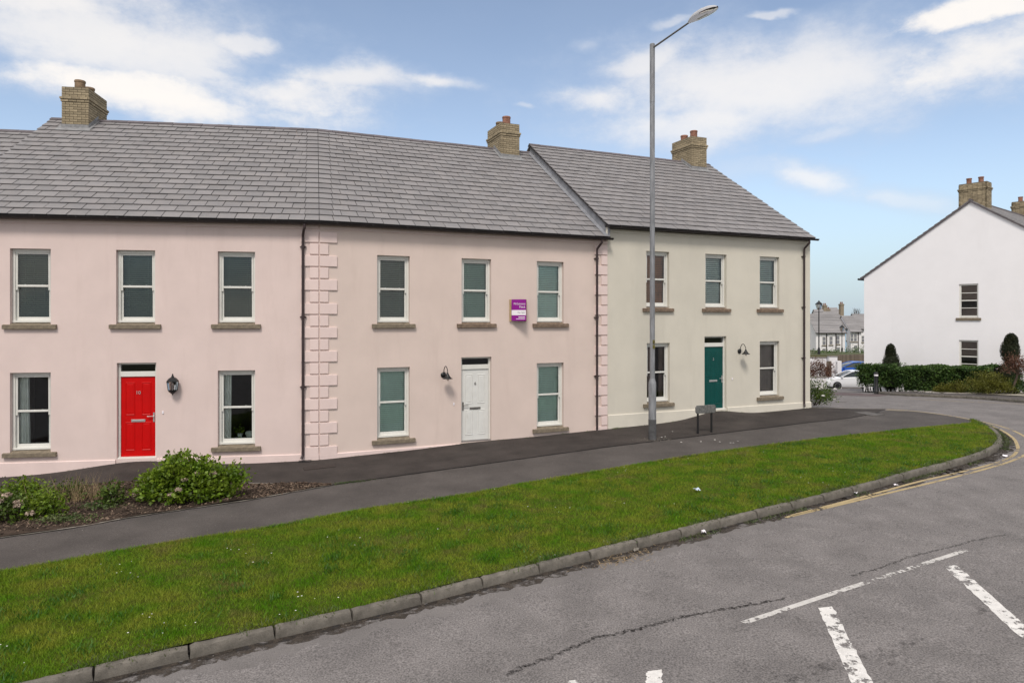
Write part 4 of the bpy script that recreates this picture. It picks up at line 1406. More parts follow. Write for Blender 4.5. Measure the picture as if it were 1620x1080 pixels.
# lead sheets that close the step between the middle roof and the end roof
for k in range(5):
    ya, yb = YE + .02 + k * 1.112, YE + .02 + (k + 1) * 1.112 - .006
    f1 = lambda y: H + 2.44 + (y - YE) * SLOPE + .02
    f2 = lambda y: H + 2.80 + (y - YE) * SLC - .07
    m = MB(); xo = -.055 - .004 * (k % 2)
    m.hexa([(xo, ya, f1(ya)), (xo + .05, ya, f1(ya)), (xo + .05, yb, f1(yb)), (xo, yb, f1(yb)),
            (xo, ya, f2(ya)), (xo + .05, ya, f2(ya)), (xo + .05, yb, f2(yb)), (xo, yb, f2(yb))])
    m.build('lead_panel', M['lead'], hC)
m = MB()
f1 = lambda y: H + 2.44 + (y - YE) * SLOPE + .04
m.hexa([(-.20, YE, f1(YE)), (-.06, YE, f1(YE)), (-.06, YR, f1(YR)), (-.20, YR, f1(YR)), (-.20, YE, f1(YE) + .006), (-.06, YE, f1(YE) + .012), (-.06, YR, f1(YR) + .012), (-.20, YR, f1(YR) + .006)])
m.build('flashing', M['lead'], hC)
MB().box(-.062, -.006, -.10, .0, H + 2.36, H + 2.76).build('verge_end', M['cream_trim'], hC)
# bell pushes and small wall marks
for ho, x, z in ((hA, -3.68, H - 2.26), (hB, 3.56, H - 2.30), (hC, 4.75, H - 1.95)):
    MB().box(x - .018, x + .018, -.016, .0, z - .035, z + .035).build('bell_push', M['bwhite'], ho, bevel=.004)
# things on the window board of the right-hand ground floor window of the red-door house
def in_house(th, oxy, d, n, x, y, z):
    return (oxy[0] + d[0] * x + n[0] * y, oxy[1] + d[1] * x + n[1] * y, z)
zb = H - 3.14 + .17
MB().box(-8.3, -.5, .205, .40, zb - .03, zb).build('window_board', M['upvc'], hA)

# ------------------------------------------------------------------ things on and by the houses
# carriage lantern beside the red door
x, y, z = in_house(TH_A, CORNER, dA, nA, -3.42, 0, H - 1.62)
la = empty('wall_lantern', (x, y, z), TH_A)
tag(la, 'black carriage lantern on the pink wall beside the red door', 'wall lamp')
m = MB(); m.box(-.035, .035, -.02, 0, -.10, .16); m.tube([(0, -.015, .12), (0, -.06, .20), (0, -.13, .22), (0, -.13, .20)], .010, 8)
m.build('bracket', M['black'], la)
hexr = lambda r, z, k=6: [(r * math.cos(math.pi / 6 + 2 * math.pi * j / k), -.13 + r * math.sin(math.pi / 6 + 2 * math.pi * j / k), z) for j in range(k)]
m = MB(); m.loft([hexr(.142, .115), hexr(.135, .135), hexr(.085, .195), hexr(.035, .225), hexr(.03, .25), hexr(.012, .262), hexr(.02, .28), hexr(.003, .31)])
m.build('roof_cap', M['black'], la)
m = MB(); m.loft([hexr(.10, -.10), hexr(.085, -.13), hexr(.04, -.17), hexr(.015, -.19), hexr(.004, -.215)])
m.loft([hexr(.105, -.10), hexr(.105, -.088)])
for j in range(6):
    a0 = math.pi / 6 + 2 * math.pi * j / 6
    m.tube([(.100 * math.cos(a0), -.13 + .100 * math.sin(a0), -.10), (.132 * math.cos(a0), -.13 + .132 * math.sin(a0), .12)], .007, 6)
m.build('cage', M['black'], la)
m = MB(); m.loft([hexr(.095, -.098), hexr(.126, .115)], True, False); m.build('glazing', M['lens'], la)
MB().lathe([(.02, -.09), (.022, 0), (.03, .03), (.022, .07), (.004, .09)], (0, -.13, 0), 10).build('bulb', M['bwhite'], la, smooth=True)


def swan_lamp(oxy, x, z, side, label):
    p = in_house(TH_B, oxy, dB, nB, x, 0, z)
    o = empty('swan_neck_lamp', p, TH_B); tag(o, label, 'wall lamp', 'swan neck lamps beside the doors')
    m = MB(); m.lathe([(.002, .0), (.075, .004), (.078, .02), (.05, .04), (.02, .055)], (0, 0, 0), 16)
    me = m.mesh('rose', smooth=True); me.materials.append(M['black']); link('rose', me, None, o, (0, 0, 0), (R(90), 0, 0))
    pts = []
    for k in range(15):
        t = k / 14
        an = math.pi * (1 - t)
        pts.append((side * (.02 + .02 * math.cos(an)), -.05 - .21 * t, .11 + .13 * math.sin(an) if t > .0 else .0))
    pts = [(0, -.04, .0), (0, -.06, .06)] + pts[1:] + [(side * .04, -.26, .06), (side * .04, -.26, .03)]
    MB().tube(pts, .011, 8).build('swan_neck', M['black'], o, smooth=True)
    m = MB(); m.lathe([(.022, .05), (.03, .02), (.05, -.02), (.09, -.075), (.135, -.105), (.138, -.110), (.130, -.105), (.085, -.085), (.04, -.03)], (side * .04, -.26, .02), 20, False)
    m.build('shade', M['black'], o, smooth=True)
    MB().lathe([(.012, -.02), (.03, -.06), (.045, -.12), (.035, -.155), (.005, -.17)], (side * .04, -.26, .02), 14).build('globe', M['lens'], o, smooth=True)
    return o


swan_lamp(CORNER, 3.26, H - 1.50, 1, 'black swan neck lamp on the pink wall beside the white door')
swan_lamp(C0, 5.05, H - 1.05, 1, 'black swan neck lamp on the cream wall beside the teal door')

# sale board: a folded V of two panels on timber battens
p = in_house(TH_B, CORNER, dB, nB, 5.28, -.01, H - .04)
bd = empty('sale_board', p, TH_B)
tag(bd, 'purple and white folding sale board fixed between the upper windows', 'sign')
MB().box(-.075, -.035, -.045, .0, -.02, .60).box(.40, .44, -.045, 0, -.02, .60).build('batten', M['wood'], bd)
ang = R(-38)
pn = empty('panel', (-.03, -.05, 0), ang, bd)
W, HH = .42, .60
MB().box(0, W, -.006, .006, 0, HH).build('sheet', M['purple'], pn)
MB().box(.004, W - .004, -.009, -.0062, .155, .300).build('white_band', M['bwhite'], pn)
text_obj('lettering', 'McGuinness', .086, M['bwhite'], pn, (W - .02, -.0075, .475), align='RIGHT', ext=.0008, sx=.80)
text_obj('lettering', 'Fleck', .092, M['bwhite'], pn, (W - .02, -.0075, .385), align='RIGHT', ext=.0008, sx=.92)
text_obj('lettering', 'For Sale', .070, M['grey_letter'], pn, (W - .035, -.0100, .228), align='RIGHT', ext=.0008, sx=.9)
m = MB(); m.box(.20, W - .03, -.008, -.0062, .090, .112); m.box(.13, W - .03, -.008, -.0062, .045, .060); m.build('small_print', M['bwhite'], pn)
# second leaf of the V, folding back to the wall
e = Vector((-.03 + W * math.cos(ang), -.05 + W * math.sin(ang), 0)); q = Vector((.42, -.046, 0)); v = q - e
pn2 = empty('panel', e, math.atan2(v.y, v.x), bd)
MB().box(.008, v.length, -.006, .006, 0, HH).build('sheet', M['purple'], pn2)

# flower pots inside the right-hand ground floor window of the pink house
px_, py_, pz_ = in_house(TH_A, CORNER, dA, nA, -1.73, .30, zb)
o = empty('ceramic_bowl', (px_, py_, pz_)); tag(o, 'pale ceramic bowl on the window board behind the lower pane', 'bowl')
MB().lathe([(.05, 0), (.085, .03), (.105, .09), (.11, .15), (.10, .15), (.085, .06)], (0, 0, .001), 18, False).build('bowl', M['ceramic'], o, smooth=True)


# ------------------------------------------------------------------ leaves
def leaf_arrays(C, D, L, Wd, fold=.25):
    """diamond leaves folded on the midrib: centres C, directions D, lengths L"""
    n = len(C)
    D = D / np.maximum(np.linalg.norm(D, axis=1)[:, None], 1e-6)
    up = RNG.normal(0, 1, (n, 3)) + np.array([0, 0, 1.2])
    S = np.cross(D, up); S /= np.maximum(np.linalg.norm(S, axis=1)[:, None], 1e-6)
    Nn = np.cross(S, D)
    L = L[:, None]
    V = np.empty((n, 4, 3))
    V[:, 0] = C - D * L * .5
    V[:, 1] = C + S * L * Wd * .5 + Nn * L * fold * .3 + D * L * .05
    V[:, 2] = C + D * L * .5 - Nn * L * .08
    V[:, 3] = C - S * L * Wd * .5 + Nn * L * fold * .3 + D * L * .05
    i = np.arange(n) * 4
    F = np.r_[np.c_[i, i + 1, i + 2], np.c_[i, i + 2, i + 3]]
    return V.reshape(-1, 3), F


def dome_points(n, rx, ry, h, fill=.55, base=.12):
    u = RNG.normal(0, 1, (n, 3)); u[:, 2] = np.abs(u[:, 2]) * 1.1 + .02
    u /= np.linalg.norm(u, axis=1)[:, None]
    r = RNG.uniform(fill, 1, n) ** .6
    az = np.arctan2(u[:, 1], u[:, 0])
    lump = 1 + .16 * np.sin(3 * az + 1.3) + .12 * np.sin(5 * az + u[:, 2] * 4)
    P = u * r[:, None] * lump[:, None]
    return np.c_[P[:, 0] * rx, P[:, 1] * ry, base * h + P[:, 2] * h * (1 - base)], u


def shrub(name, label, cat, xy, rx, ry, h, n_clump, per, size, mat, wd=.62, heads=None, group=None, z0=None, stems=26, spread=.12, dark=None):
    base = (xy[0], xy[1], float(G(*xy)) + .02 if z0 is None else z0)
    o = empty(name, base); tag(o, label, cat, group)
    C, U = dome_points(n_clump, rx, ry, h, .35)
    idx = np.repeat(np.arange(n_clump), per); n = len(idx)
    P = C[idx] + RNG.normal(0, spread, (n, 3)) * np.array([1, 1, .7])
    P[:, 2] = np.maximum(P[:, 2], .03)
    D = U[idx] * .7 + RNG.normal(0, .7, (n, 3)) + np.array([0, 0, .25])
    V, F = leaf_arrays(P, D, size * RNG.uniform(.6, 1.25, n), wd)
    np_mesh('foliage', V, F, M[mat], o)['kind'] = 'stuff'
    m = MB()
    for c in C[RNG.permutation(n_clump)[:stems]]:
        b = np.array([c[0] * .22, c[1] * .22, -.03]); mid = (b + c) / 2 + RNG.normal(0, .04, 3)
        m.tube([b, mid, c], [.010, .008, .004], 5)
    if m.v: m.build('stems', M['bark'], o)
    if heads:
        k, r, hm = heads
        j = RNG.permutation(np.where((C[:, 2] > h * .45) | (np.linalg.norm(C[:, :2] / (rx, ry), axis=1) > .75))[0])
        j = np.r_[j[U[j, 1] < .15], j[U[j, 1] >= .15]][:k]
        for t in j:
            c = C[t] * 1.04 + U[t] * .10
            q = 80; uu = RNG.normal(0, 1, (q, 3)); uu[:, 2] = np.abs(uu[:, 2]) * .8; uu /= np.linalg.norm(uu, axis=1)[:, None]
            V, F = leaf_arrays(c + uu * r * RNG.uniform(.7, 1, q)[:, None] * (1, 1, .75), np.cross(uu, RNG.normal(0, 1, (q, 3))), np.full(q, r * .55), .9)
            np_mesh('flower_head', V, F, M[hm], o)
    return o


shrub('hydrangea_bush', 'large leafy green shrub with faded flower heads in front of the pink wall', 'shrub', gp(296, 790), 1.0, .52, .80, 200, 44, .084, 'leaf', .72,
      heads=(8, .070, 'flower'), spread=.10, stems=60)
shrub('hydrangea_bush', 'small shrub with beige flower heads at the left edge of the bed', 'shrub', gp(14, 822), .46, .36, .38, 40, 28, .07, 'leaf_d', heads=(12, .085, 'flower'))
shrub('low_shrub', 'bright green low plant in the bed nearest the path', 'shrub', gp(68, 818), .27, .22, .40, 40, 28, .07, 'leaf')
shrub('low_shrub', 'leafy green plant at the back of the bed by the left edge', 'shrub', gp(38, 788), .45, .30, .32, 40, 26, .07, 'leaf')
shrub('low_shrub', 'small upright green plant left of the large flowering shrub', 'shrub', gp(177, 800), .24, .20, .46, 26, 24, .065, 'leaf_d', spread=.07)
shrub('low_shrub', 'ragged green plant with brown stalks in the middle of the bed', 'shrub', gp(108, 790), .40, .26, .34, 30, 22, .06, 'leaf_d', spread=.10)
for (cx_, cy_, rr_, k_, lab) in ((100, 826, .34, 500, 'flat patch of green ground cover at the front of the bed'), (160, 806, .30, 350, 'low green ground cover between the small plants')):
    c = np.array(gp(cx_, cy_)); q = RNG.normal(0, rr_ * .5, (k_, 2)) * (1.5, .7)
    P3 = np.c_[q, np.full(k_, .03) + RNG.uniform(0, .05, k_)]
    V, F = leaf_arrays(P3, RNG.normal(0, 1, (k_, 3)) + (0, 0, .6), RNG.uniform(.025, .06, k_), .6)
    o = np_mesh('ground_cover', V, F, M['weed']); o.location = (c[0], c[1], float(G(*c)) + .03)
    tag(o, lab, 'ground cover', kind='stuff')
# dry stalks
c = np.array(gp(128, 792)); k = 240
q = c + RNG.normal(0, .22, (k, 2)) * (1.5, .6)
V, F = blades(q, G(q[:, 0], q[:, 1]) + .02, .48, .010, .55)
tag(np_mesh('dry_stalks', V, F, M['dry']), 'tuft of dead straw coloured stalks in the bed', 'dry grass')
# bark mulch
k = 10500
A_ = resample(bed_low, 200); B_ = resample(bed_top, 200)
i_ = RNG.integers(0, 199, k); t_ = RNG.uniform(.02, .98, k)[:, None]
q = A_[i_] * (1 - t_) + B_[i_] * t_ + RNG.normal(0, .02, (k, 2))
q = q[q[:, 0] / q[:, 1] > -.85]; k = len(q)
P3 = np.c_[q, G(q[:, 0], q[:, 1]) + .035 + .03 * np.sin(q[:, 0] * 3.1) * np.cos(q[:, 1] * 2.3)]
V, F = leaf_arrays(P3, RNG.normal(0, 1, (k, 3)) * (1, 1, .45), RNG.uniform(.02, .075, k), .5, .1)
tag(np_mesh('bark_mulch', V, F, M['chip']), 'brown bark chippings covering the planting bed', 'mulch', kind='stuff')

# the flower pot with a plant in the window
px_, py_, pz_ = in_house(TH_A, CORNER, dA, nA, -1.97, .32, zb)
o = empty('potted_plant', (px_, py_, pz_)); tag(o, 'small green pot plant on the window board behind glass', 'pot plant')
MB().lathe([(.05, 0), (.07, .10), (.075, .10), (.06, .09)], (0, 0, .001), 14, False).build('pot', M['ceramic'], o, smooth=True)
k = 90; P3 = RNG.normal(0, .065, (k, 3)) + (0, 0, .18)
V, F = leaf_arrays(P3, RNG.normal(0, 1, (k, 3)) + (0, 0, .6), RNG.uniform(.04, .08, k), .5)
np_mesh('foliage', V, F, M['leaf'], o)

# ------------------------------------------------------------------ street furniture
bx, by = gp(1032, 695)
zg = float(G(bx, by))
po = empty('street_lamp', (bx, by, zg)); tag(po, 'tall galvanised street lamp standing in front of the cream house', 'street lamp')
MB().lathe([(.108, -.05), (.108, .56)], (0, 0, 0), 20).build('base_coat', M['galv_dark'], po, smooth=True)
MB().lathe([(.105, .56), (.105, 1.53), (.098, 1.58), (.075, 1.66), (.072, 1.68)], (0, 0, 0), 20).build('base_sleeve', M['galv'], po, smooth=True)
ht = H + 7.56 - zg
MB().lathe([(.071, 1.66), (.069, 5), (.068, ht - 1.6), (.071, ht - 1.6), (.071, ht), (.06, ht + .012)], (0, 0, 0), 20).build('pole', M['galv'], po, smooth=True)
u = np.array([.52, -.854])
P_ = lambda l, z: (u[0] * l, u[1] * l, z - zg)
MB().tube([P_(.05, H + 7.46), P_(.40, H + 7.51), P_(1.42, H + 7.66)], [.026, .024, .022], 10).build('arm', M['dark_steel'], po, smooth=True)
hd = empty('lamp_head', P_(1.36, H + 7.66), math.atan2(u[1], u[0]), po)
hd.rotation_euler = (0, R(-2), math.atan2(u[1], u[0]))
prof = [(0, .045, .04, -.035), (.10, .10, .10, -.045), (.28, .165, .145, -.05), (.50, .185, .155, -.05), (.72, .165, .125, -.05), (.88, .10, .07, -.045), (.95, .03, .02, -.03)]
m = MB(); rings = []
for xx, hw, up, dn in prof:
    rings.append([(xx, hw * math.cos(t), up * math.sin(t) - .005) for t in np.linspace(0, math.pi, 11)])
m.loft(rings, False, False)
m.build('shell', M['head_shell'], hd, smooth=True)
m = MB(); rings = []
for xx, hw, up, dn in prof:
    rings.append([(xx, hw * .95 * math.cos(t), dn * math.sin(-t) * -1.0 if False else -abs(dn) * .9 * math.sin(t)) for t in np.linspace(0, math.pi, 11)])
m.loft(rings, False, False)
m.build('lens', M['lens'], hd, smooth=True)
MB().box(.22, .80, -.11, .11, -.012, .05).build('reflector', M['lens_in'], hd)
MB().tube([(.30, 0, -.02), (.62, 0, -.02)], .035, 10).build('bulb', M['ceramic'], hd, smooth=True)
zs_ = H - .62 - zg
tg = MB()
for k in range(2): tg.box(-.006, .056, -.076, -.068, zs_ - .055 - k * .13, zs_ + .055 - k * .13)
tg.build('number_plate', pm('yellow_black_tag', (.10, .085, .02), .6, .6, 22, lo=.45, hi=.55), po)
k = 700
q = RNG.normal(0, 1, (k, 2)); q = q / np.linalg.norm(q, axis=1)[:, None] * RNG.uniform(.1, 1, k)[:, None] ** .6 * (.55, .30)
P3 = np.c_[q + (bx, by), G(q[:, 0] + bx, q[:, 1] + by) + .004]
V, F = leaf_arrays(P3, RNG.normal(0, 1, (k, 3)) * (1, 1, .2), RNG.uniform(.012, .03, k), .7, .05)
tag(np_mesh('grit', V, F, M['edging']), 'loose pale grit round the foot of the street lamp', 'grit', kind='stuff')

# street name plate on two posts, seen from behind
p0, p1 = np.array(gp(1104, 686)), np.array(gp(1125.5, 683.5))
c = (p0 + p1) / 2; ang = math.atan2(*(p1 - p0)[::-1]); hl = np.linalg.norm(p1 - p0) / 2
o = empty('street_name_sign', (c[0], c[1], float(G(*c))), ang); tag(o, 'low grey street name plate on two black posts outside the teal door', 'sign')
for s in (-1, 1): MB().box(s * hl - .025, s * hl + .025, -.02, .02, -.1, .66).build('post', M['black'], o, bevel=.004)
w_, h_, ch = .355, .115, .045
sec = [(-w_ + ch, -h_), (w_ - ch, -h_), (w_, -h_ + ch), (w_, h_ - ch), (w_ - ch, h_), (-w_ + ch, h_), (-w_, h_ - ch), (-w_, -h_ + ch)]
m = MB(); m.loft([[(a_, -.062, b_ + .69) for a_, b_ in sec], [(a_, -.022, b_ + .69) for a_, b_ in sec]])
m.build('plate', pm('weathered_sign_back', (.13, .13, .125), .8, .3, 14, .3, 60, speck=.3, sscale=70), o, bevel=.006)
m = MB(); m.loft([[(a_ * 1.03, -.068, b_ * 1.08 + .69) for a_, b_ in sec], [(a_ * 1.03, -.0625, b_ * 1.08 + .69) for a_, b_ in sec]])

# litter
def scrap(name, label, px, py, sx, sy, mat, off, crumple=.012, kind=None, cat='litter', group=None):
    c = np.array(gp(px, py, off)); n = 6; m = MB(); an = random.uniform(0, 3)
    P = {}
    for i in range(n + 1):
        for j in range(4):
            a_, b_ = (i / n - .5) * sx, (j / 3 - .5) * sy
            P[i, j] = (a_ * math.cos(an) - b_ * math.sin(an) + random.uniform(-1, 1) * sx * .06, a_ * math.sin(an) + b_ * math.cos(an) + random.uniform(-1, 1) * sy * .08,
                       .004 + random.uniform(0, crumple))
    for i in range(n):
        for j in range(3): m.quad(P[i, j], P[i + 1, j], P[i + 1, j + 1], P[i, j + 1])
    o = m.build(name, mat); o.location = (c[0], c[1], float(G(*c)) + off + .002)
    tag(o, label, cat, group); return o


pale_blue = pm('pale_blue_wrapper', (.55, .64, .74), .5, .2, 20)
scrap('litter', 'pale blue wrapper lying on the grass verge', 1102, 775, .17, .07, pale_blue, .05, .05)
scrap('litter', 'crumpled white paper in the gutter near the dead grass', 1113, 843, .13, .07, M['bwhite'], -.115, .05)
scrap('litter', 'grey leaf scrap beside the dead grass in the gutter', 1006, 870, .16, .06, M['edging'], -.112, .03)
scrap('litter', 'crumpled white scrap near the start of the yellow lines', 1351, 781, .12, .09, M['bwhite'], -.115, .05)
scrap('litter', 'pale blue scrap beside the crumpled white scrap', 1328, 784, .11, .08, pale_blue, -.115, .05)
scrap('litter', 'white paper inside the curve of the yellow lines', 1590, 722, .22, .10, M['bwhite'], -.113, .04)
scrap('litter', 'small pale scrap further along the gutter', 1417, 768, .08, .06, M['bwhite'], -.115, .04)
pet = MB()
for k, (ax, ay) in enumerate(((1064, 683), (1052, 691), (1047, 692), (1078, 700), (1109, 699), (1131, 696), (1139, 699.5), (1156, 701), (1160, 701), (1167, 698))):
    c = gp(ax, ay); z_ = float(G(*c)) + float(door_ramps(*c)) + .012
    pet.quad(*[(c[0] + .03 * math.cos(t) * random.uniform(.6, 1.2), c[1] + .03 * math.sin(t) * random.uniform(.6, 1.2), z_ + random.uniform(0, .008)) for t in (0, 1.1, 2.2, 3.1, 4.2, 5.3)])
tag(pet.build('fallen_petals', M['petal']), 'scatter of white petals on the path below the name plate', 'petals', kind='stuff')
# a fringe of moss where the tarmac meets the bed tip
c = np.array(gp(553, 763)); q = c + RNG.normal(0, 1, (420, 2)) * (.28, .05) @ np.array([[.93, .36], [-.36, .93]])
V, F = blades(q, G(q[:, 0], q[:, 1]) + .004, .02, .016, 1.5)
tag(np_mesh('moss_patch', V, F, M['weed']), 'green moss at the pointed end of the planting bed', 'moss', kind='stuff')

# shrub by the end wall of the cream house
e_ = C0 + dB * 8.2
shrub('flowering_shrub', 'dark green shrub with white flowers at the end of the cream house', 'shrub', (e_[0] + .55, e_[1] + 1.0), .62, .8, .86, 90, 26, .10, 'leaf_d', .35,
      heads=(9, .06, 'petal'), spread=.12)

# ------------------------------------------------------------------ white house across the side street
WO = np.array([23.93, 35.64]); TH_W = R(-51.3)
dW = np.array([math.cos(TH_W), math.sin(TH_W)]); nW = np.array([-dW[1], dW[0]])
wh = empty('white_house', (WO[0], WO[1], 0), TH_W); tag(wh, 'white house with its gable end to the side street', 'house')
ez, rz_ = H + 2.46, H + 6.14
def wx(px): return ((px - CX) / FPX * WO[1] - WO[0]) / (dW[0] - (px - CX) / FPX * dW[1])
wa, wb = wx(1517), wx(1547.7)
cz_ = (wa + wb) / 2
def wz(px, py):
    s = wx(px); return H + (HY - py) * (WO[1] + s * dW[1]) / FPX
wins_w = [(cz_, wz(1532, 503.5), wz(1532, 449)), (cz_, wz(1532, 503.5) - 2.92, wz(1532, 538))]
ww = wb - wa
m = MB(); wall_front(m, -5.4, 5.4, -1.6, ez, [(c - ww / 2, c + ww / 2, a_, b_) for c, a_, b_ in wins_w], .13)
m.quad((-5.4, 0, ez), (5.4, 0, ez), (0, 0, rz_))
LW = 17.0
m.quad((-5.4, 0, -1.6), (-5.4, 0, ez), (-5.4, LW, ez), (-5.4, LW, -1.6)); m.quad((5.4, 0, -1.6), (5.4, LW, -1.6), (5.4, LW, ez), (5.4, 0, ez))
m.quad((-5.4, LW, -1.6), (-5.4, LW, ez), (0, LW, rz_), (5.4, LW, ez), (5.4, LW, -1.6))
m.build('wall', M['white'], wh)
MB().box(-5.3, 5.3, .9, .95, -1.5, ez).build('inner_walls', M['interior'], wh)
for c, a_, b_ in wins_w:
    h_ = b_ - a_; win = empty('window', (c, 0, a_), parent=wh); hw = ww / 2
    f = MB(); f.box(-hw, -hw + .09, .06, .12, .03, h_); f.box(hw - .07, hw, .06, .12, .03, h_); f.box(-hw + .09, hw - .07, .06, .12, h_ - .08, h_); f.box(-hw + .09, hw - .07, .05, .12, .03, .15)
    f.build('frame', M['upvc'], win)
    for k in range(1, 4):
        zz = .15 + (h_ - .23) * k / 4; hb = .03 if k == 2 else .018
        MB().box(-hw + .09, hw - .07, .066, .11, zz - hb, zz + hb).build('glazing_bar', M['upvc'], win)
    MB().quad((-hw + .09, .095, .15), (hw - .07, .095, .15), (hw - .07, .095, h_ - .08), (-hw + .09, .095, h_ - .08)).build('pane', M['glass'], win)
    MB().box(-hw + .06, hw - .06, .20, .215, .15, .50).box(-hw + .06, hw - .06, .16, .17, h_ * .55, h_ - .08).build('blind', M['curtain_brown'], win)
    MB().box(-hw - .13, hw + .13, -.06, .10, -.11, .028).build('sill', M['stone'], win, bevel=.008)
# roof with joined courses, seen edge on
m = MB(); g_ = .33; sl_ = math.hypot(5.6, rz_ - ez + .14)
for sgn in (-1, 1):
    for i in range(20):
        t0, t1 = i / 20, (i + 1.15) / 20
        pa = (sgn * 5.6 * (1 - t0), ez - .10 + (rz_ - ez + .14) * t0); pb = (sgn * 5.6 * (1 - t1), ez - .10 + (rz_ - ez + .14) * t1)
        if t1 > 1: pb = (0, rz_ + .04)
        for j in range(int(LW / 1.2)):
            y0, y1 = -.09 + j * 1.2 + (i % 2) * 0.0, -.09 + (j + 1) * 1.2 - .004
            m.hexa([(pa[0], y0, pa[1] + .03), (pa[0], y1, pa[1] + .03), (pb[0], y1, pb[1] + .0), (pb[0], y0, pb[1] + .0),
                    (pa[0], y0, pa[1] + .07), (pa[0], y1, pa[1] + .07), (pb[0], y1, pb[1] + .03), (pb[0], y0, pb[1] + .03)])
m.build('roof', M['slate'], wh)
m = MB()
for sgn in (-1, 1):
    m.hexa([(sgn * 5.6, -.08, ez - .16), (sgn * 5.6, .02, ez - .16), (0, .02, rz_ - .03), (0, -.08, rz_ - .03),
            (sgn * 5.6, -.08, ez - .06), (sgn * 5.6, .02, ez - .06), (0, .02, rz_ + .07), (0, -.08, rz_ + .07)])
m.build('verge', M['ridge'], wh)
MB().tube([(0, -.1, rz_ + .08), (0, LW, rz_ + .08)], .07, 6).build('ridge_line', M['ridge'], wh)
MB().tube([(-5.68, -.1, ez - .12), (-5.68, LW, ez - .12)], .06, 8).build('gutter', M['gutter'], wh)


def far_stack(ho, x, y, zt, dx, dy, hgt, npot=2, along='x'):
    m = MB(); courses = int(hgt / .075)
    for c in range(courses):
        pr = {3: .05, 4: .025}.get(courses - 1 - c, 0); z = zt - hgt + c * .075
        # each course is a ring of bricks
        for face in range(4):
            L_ = (dx if face % 2 == 0 else dy) + 2 * pr; k = max(1, int(round(L_ / .225))); st_ = L_ / k
            for j in range(k):
                a_, b_ = -L_ / 2 + j * st_, -L_ / 2 + (j + 1) * st_ - .012
                if face == 0: m.box(x + a_, x + b_, y - dy / 2 - pr, y - dy / 2 - pr + .1, z, z + .063)
                elif face == 2: m.box(x + a_, x + b_, y + dy / 2 + pr - .1, y + dy / 2 + pr, z, z + .063)
                elif face == 1: m.box(x - dx / 2 - pr, x - dx / 2 - pr + .1, y + a_, y + b_, z, z + .063)
                else: m.box(x + dx / 2 + pr - .1, x + dx / 2 + pr, y + a_, y + b_, z, z + .063)
    st = MB().box(x - dx / 2 + .012, x + dx / 2 - .012, y - dy / 2 + .012, y + dy / 2 - .012, zt - hgt, zt - .01).build('chimney', M['mortar'], ho)
    m.build('brickwork', M['brick'], st)['kind'] = 'stuff'
    for k in range(npot):
        f_ = (k - (npot - 1) / 2) * .55
        px_, py_ = (x + f_, y) if along == 'x' else (x, y + f_)
        MB().lathe([(.13, 0), (.12, .05), (.118, .24), (.135, .25), (.135, .30), (.1, .30), (.09, .2)], (px_, py_, zt), 14, False).build('chimney_pot', M['pot'], st, smooth=True)


far_stack(wh, .02, .62, H + 7.16, 1.30, .72, 2.0, 2, 'x')
far_stack(wh, .02, 9.3, H + 7.16, 1.30, .72, 2.0, 2, 'x')


# ------------------------------------------------------------------ hedge, topiary and bushes in front of it
def leafy(name, label, cat, base, pts, nrm, size, mat, core=None, group=None, wd=.6, trunk=None):
    o = empty(name, base); tag(o, label, cat, group)
    n = len(pts)
    V, F = leaf_arrays(pts, nrm + RNG.normal(0, .8, (n, 3)), size * RNG.uniform(.6, 1.3, n), wd)
    np_mesh('foliage', V, F, M[mat], o)['kind'] = 'stuff'
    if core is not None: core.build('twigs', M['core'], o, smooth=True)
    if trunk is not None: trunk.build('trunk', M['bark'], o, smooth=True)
    return o


def on_gable(px, out):
    s = wx(px); b = WO + dW * s - nW * out
    for _ in range(20):
        u_ = (px - CX) / FPX; s += (u_ * b[1] - b[0]) / (dW[0] - u_ * dW[1]); b = WO + dW * s - nW * out
    return b


hb0 = on_gable(1363, 2.0); hb1 = on_gable(1580, 2.0)
Lh = np.linalg.norm(hb1 - hb0); k = 21000
s_ = RNG.uniform(0, Lh, k); face = RNG.random(k)
yy = np.where(face < .5, RNG.uniform(-.55, .55, k), np.where(RNG.random(k) < .8, -.6, .6) + RNG.normal(0, .05, k))
top_ = 1.22 + .04 * np.sin(s_ * 2.1) + .03 * np.sin(s_ * 5.3)
zz = np.where(face < .5, top_ + RNG.normal(0, .03, k) - .10 * (np.abs(yy) > .4), RNG.uniform(.0, 1.0, k) ** .9 * 1.24 - .04 + .22 * (s_ < 2.2))
bul = np.where(face < .5, 0, .08 * np.sin(s_ * 3.3 + zz * 4) + .05 * np.sin(s_ * 7.7))
pts = np.c_[s_, yy - bul * np.sign(-yy) * -1, zz]
nr = np.where((face < .5)[:, None], np.array([0, 0, 1.0]), np.c_[np.zeros(k), np.sign(yy), np.full(k, .2)])
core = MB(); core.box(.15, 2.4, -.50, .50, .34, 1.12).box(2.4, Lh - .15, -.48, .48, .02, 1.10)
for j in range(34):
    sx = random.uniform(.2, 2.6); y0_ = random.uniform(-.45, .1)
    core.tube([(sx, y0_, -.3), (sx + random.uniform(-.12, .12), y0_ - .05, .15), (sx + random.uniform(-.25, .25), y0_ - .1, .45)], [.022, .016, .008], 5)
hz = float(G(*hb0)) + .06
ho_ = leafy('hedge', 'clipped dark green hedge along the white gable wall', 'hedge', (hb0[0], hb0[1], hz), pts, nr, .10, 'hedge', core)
hz1 = float(G(*hb1)) + .06
ho_.rotation_euler = (0, -math.atan2(hz1 - hz, Lh), TH_W)


